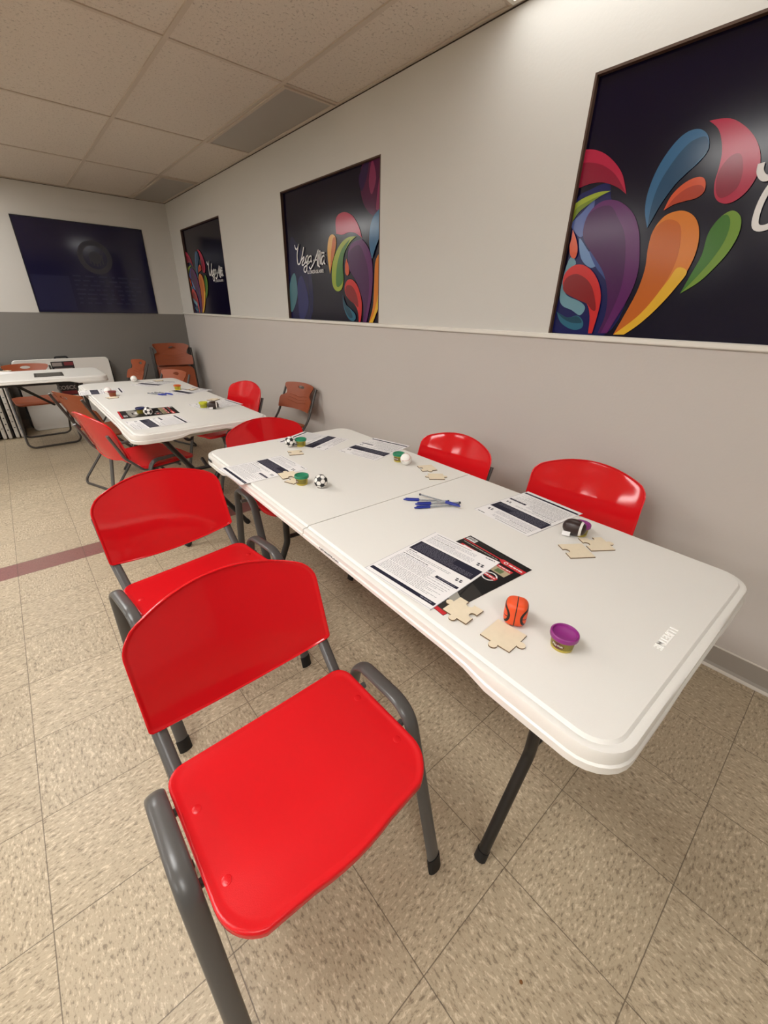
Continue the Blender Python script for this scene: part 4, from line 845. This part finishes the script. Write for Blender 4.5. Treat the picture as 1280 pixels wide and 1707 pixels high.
soccer('black and white foam football at the far end of the nearest table',.880,1.682,(.2,.7,.9))
soccer('black and white foam football standing on the second table flyer',.522,2.712,(1.0,.3,.4))
M_STITCH=mat('baseball_stitch',(190,120,108),.6)
def baseball(label,x,y,rz,tagged=True,r=.0245):
    t=thing('foam_baseball',label,'ball',(x,y,Z0),rz,'foam play balls')
    a=MB(); n=18; prof=[(max(r*math.sin(PI*i/n),.0002),r-r*math.cos(PI*i/n)) for i in range(n+1)]; a.lathe(prof,M_FOAMW,32); a.build('ball_body',t,60)
    pts=[]
    for i in range(72):
        s_=2*PI*i/72; A=.44
        th=PI/2-(PI/2-A)*math.cos(s_); ph=s_/2+A*math.sin(2*s_)
        pts.append((r*math.sin(th)*math.cos(ph)*1.0,r*math.sin(th)*math.sin(ph),r+r*math.cos(th)))
    pts=[]
    for i in range(80):
        s_=2*PI*i/80; v=Vector((.75*math.cos(s_)+.25*math.cos(3*s_),.75*math.sin(s_)-.25*math.sin(3*s_),.866*math.sin(2*s_)*1.0)).normalized()*r*1.0; pts.append((v.x,v.z,v.y+r))
    a=MB(); a.tube(pts,.0008,M_STITCH,seg=6,closed=True); a.build('stitching',t)
    if tagged: a=MB(); a.box((0,0,0),(.014,.0006,.010),M_PAPER,xf=Matrix.Translation((-.027,.004,.022))@Matrix.Rotation(.3,4,'Y')); a.build('fabric_tag',t,0)
    return t
baseball('white foam baseball in front of a green tub on the nearest table',1.142,1.172,R(20))
baseball('white foam baseball beside the red-lidded tub on the second table',.462,3.553,R(70),False)
baseball('white foam baseball at the far end of the second table',.733,4.06,R(120),False)
# orange squared-off basketball
def basket_mat():
    m=bpy.data.materials.new('basketball_orange'); m.use_nodes=True; k=NT(m); b=m.node_tree.nodes['Principled BSDF']
    tc=m.node_tree.nodes.new('ShaderNodeTexCoord'); sp=m.node_tree.nodes.new('ShaderNodeSeparateXYZ'); m.node_tree.links.new(tc.outputs['Object'],sp.inputs[0]); x,y,z=sp.outputs
    zz=k.n('SUBTRACT',z,.027)
    l1=k.n('LESS_THAN',k.n('ABSOLUTE',x),.0010)
    def arc(s_):
        d=k.n('SQRT',k.n('ADD',k.n('POWER',k.n('SUBTRACT',x,s_*.036),2),k.n('POWER',zz,2)))
        return k.n('LESS_THAN',k.n('ABSOLUTE',k.n('SUBTRACT',d,.0235)),.0025)
    l2=k.n('LESS_THAN',k.n('ABSOLUTE',k.n('ADD',zz,k.n('MULTIPLY',k.n('POWER',x,2),6))),.0010)
    l2=k.n('MULTIPLY',l2,k.n('GREATER_THAN',k.n('ABSOLUTE',x),.0125))
    f=k.n('MAXIMUM',k.n('MAXIMUM',l1,arc(1)),k.n('MAXIMUM',arc(-1),l2))
    m.node_tree.links.new(k.mix(f,lin((228,82,36)),lin((26,18,16))),b.inputs['Base Color']); b.inputs['Roughness'].default_value=.42
    return m
a=MB(); r=.0235; loops=[]
for i in range(21):
    ph=-PI/2+PI*i/20; se=lambda c,e:math.copysign(abs(c)**e,c); cz=se(math.sin(ph),.50)*.0275; cr=max(abs(math.cos(ph))**.50,.02)
    loops.append([(r*cr*se(math.cos(2*PI*j/40),.66),r*cr*se(math.sin(2*PI*j/40),.66),cz+.0275) for j in range(40)])
a.rings(loops,basket_mat()); tag(a.build('foam_basketball',smooth=70,loc=(.652,.322,Z0),rot=(0,0,R(-62))),'orange squared foam basketball with black seams on the nearest table','ball','foam play balls')
M_FOOT=mat('football_brown',(46,30,26),.35)
def football(label,x,y,rz):
    t=thing('foam_football',label,'ball',(x,y,Z0),rz,'foam play balls'); X=Matrix.Translation((0,0,.0243))@Matrix.Rotation(R(90),4,'Y')@Matrix.Scale(1.08,4)
    a=MB(); prof=[]
    for i in range(25):
        s_=-1+2*i/24; prof.append((max(.0225*(1-abs(s_)**2.4)**.52,.0003),s_*.031))
    a.lathe(prof,M_FOOT,28,xf=X); b_=a.build('ball_body',t,60)
    a=MB()
    for s_ in (.58,):
        z0,z1=s_*.031-.003,s_*.031+.003; rr=lambda z:.0227*(1-abs(z/.031)**2.4)**.52+.0002
        n=28; loops=[[(rr(z)*math.cos(2*PI*j/n),rr(z)*math.sin(2*PI*j/n),z) for j in range(n)] for z in (z0,(z0+z1)/2,z1)]
        a.rings(loops,M_FOAMW,False,False,xf=X)
    a.build('white_band',t,60)
    a=MB(); a.box((-.018,-.0235,.010),(.022,.0008,.014),M_PAPER,xf=Matrix.Rotation(.15,4,'Z')); a.build('fabric_tag',t,0)
    return t
football('dark brown foam football with a white band beside the purple tub',1.116,.428,R(-78))
football('dark brown foam football with a white band beside the yellow tub on the second table',.886,2.672,R(-20))
# ================================================================== PENS
M_BARREL=bpy.data.materials.new('clear_barrel'); M_BARREL.use_nodes=True; b=M_BARREL.node_tree.nodes['Principled BSDF']; b.inputs['Base Color'].default_value=(.85,.87,.9,1); b.inputs['Roughness'].default_value=.15; b.inputs['Transmission Weight'].default_value=.75; b.inputs['IOR'].default_value=1.2
M_CAP=mat('pen_cap_blue',(26,44,142),.35); M_REFILL=mat('pen_refill_dark',(24,24,46),.4)
def pen(label,x,y,z,rz,tilt,group):
    t=thing('ballpoint_pen',label,'pen',(x,y,z),rz,group); t.rotation_euler=(0,tilt,rz)
    X=Matrix.Rotation(R(90),4,'Y')
    a=MB(); a.lathe([(.0036,.0),(.0036,.120)],M_BARREL,6,xf=X); a.build('barrel',t,0)
    a=MB(); a.lathe([(.0014,.002),(.0014,.108)],M_REFILL,8,xf=X); a.build('refill',t)
    a=MB(); a.lathe([(.0047,.098),(.0047,.104),(.0044,.135),(.0024,.150),(.001,.152)],M_CAP,14,xf=X); a.box((.122,0,.0052),(.046,.003,.0016),M_CAP); a.build('cap',t)
    a=MB(); a.lathe([(.0038,-.004),(.0038,.002)],M_REFILL,10,xf=X); a.build('end_plug',t); return t
def pens(list_,group):
    for p in list_: pen(*p,group)
def dirp(a,b): return math.atan2(b[1]-a[1],b[0]-a[0])
pens([('blue-capped pen whose cap points farthest left in the near pile',.995,.808,Z0+.0045,dirp((.995,.816),(.887,.919)),0),
 ('blue-capped pen with its cap in the middle of the near pile',1.016,.776,Z0+.0045,dirp((1.018,.774),(.895,.857)),0),
 ('blue-capped pen lowest in the near pile',1.000,.768,Z0+.0045,dirp((1.023,.794),(.904,.88))+.12,0),
 ('blue-capped pen lying across the others, cap to the right',.947,.892,Z0+.0125,dirp((.947,.897),(.983,.742)),.0)],'pens on the nearest table')
pens([('blue pen lying leftmost in the pile on the second table',.690,3.43,Z0+.0045,R(-62),0),
 ('blue pen second from the left in the pile on the second table',.715,3.425,Z0+.0045,R(-66),0),
 ('blue pen second from the right in the pile on the second table',.738,3.44,Z0+.0045,R(-60),0),
 ('blue pen lying rightmost in the pile on the second table',.765,3.42,Z0+.0045,R(-70),0)],'pens on the second table')
mb=MB(); mb.lathe([(.004,.0),(.0035,.0008),(.001,.0012)],mat('brown_stain',(112,72,28),.6),10); tag(mb.build('floor_crumb',smooth=40,loc=(.477,.050,.0002)),'tiny brown crumb on the floor tiles at the bottom of the photo','crumb')
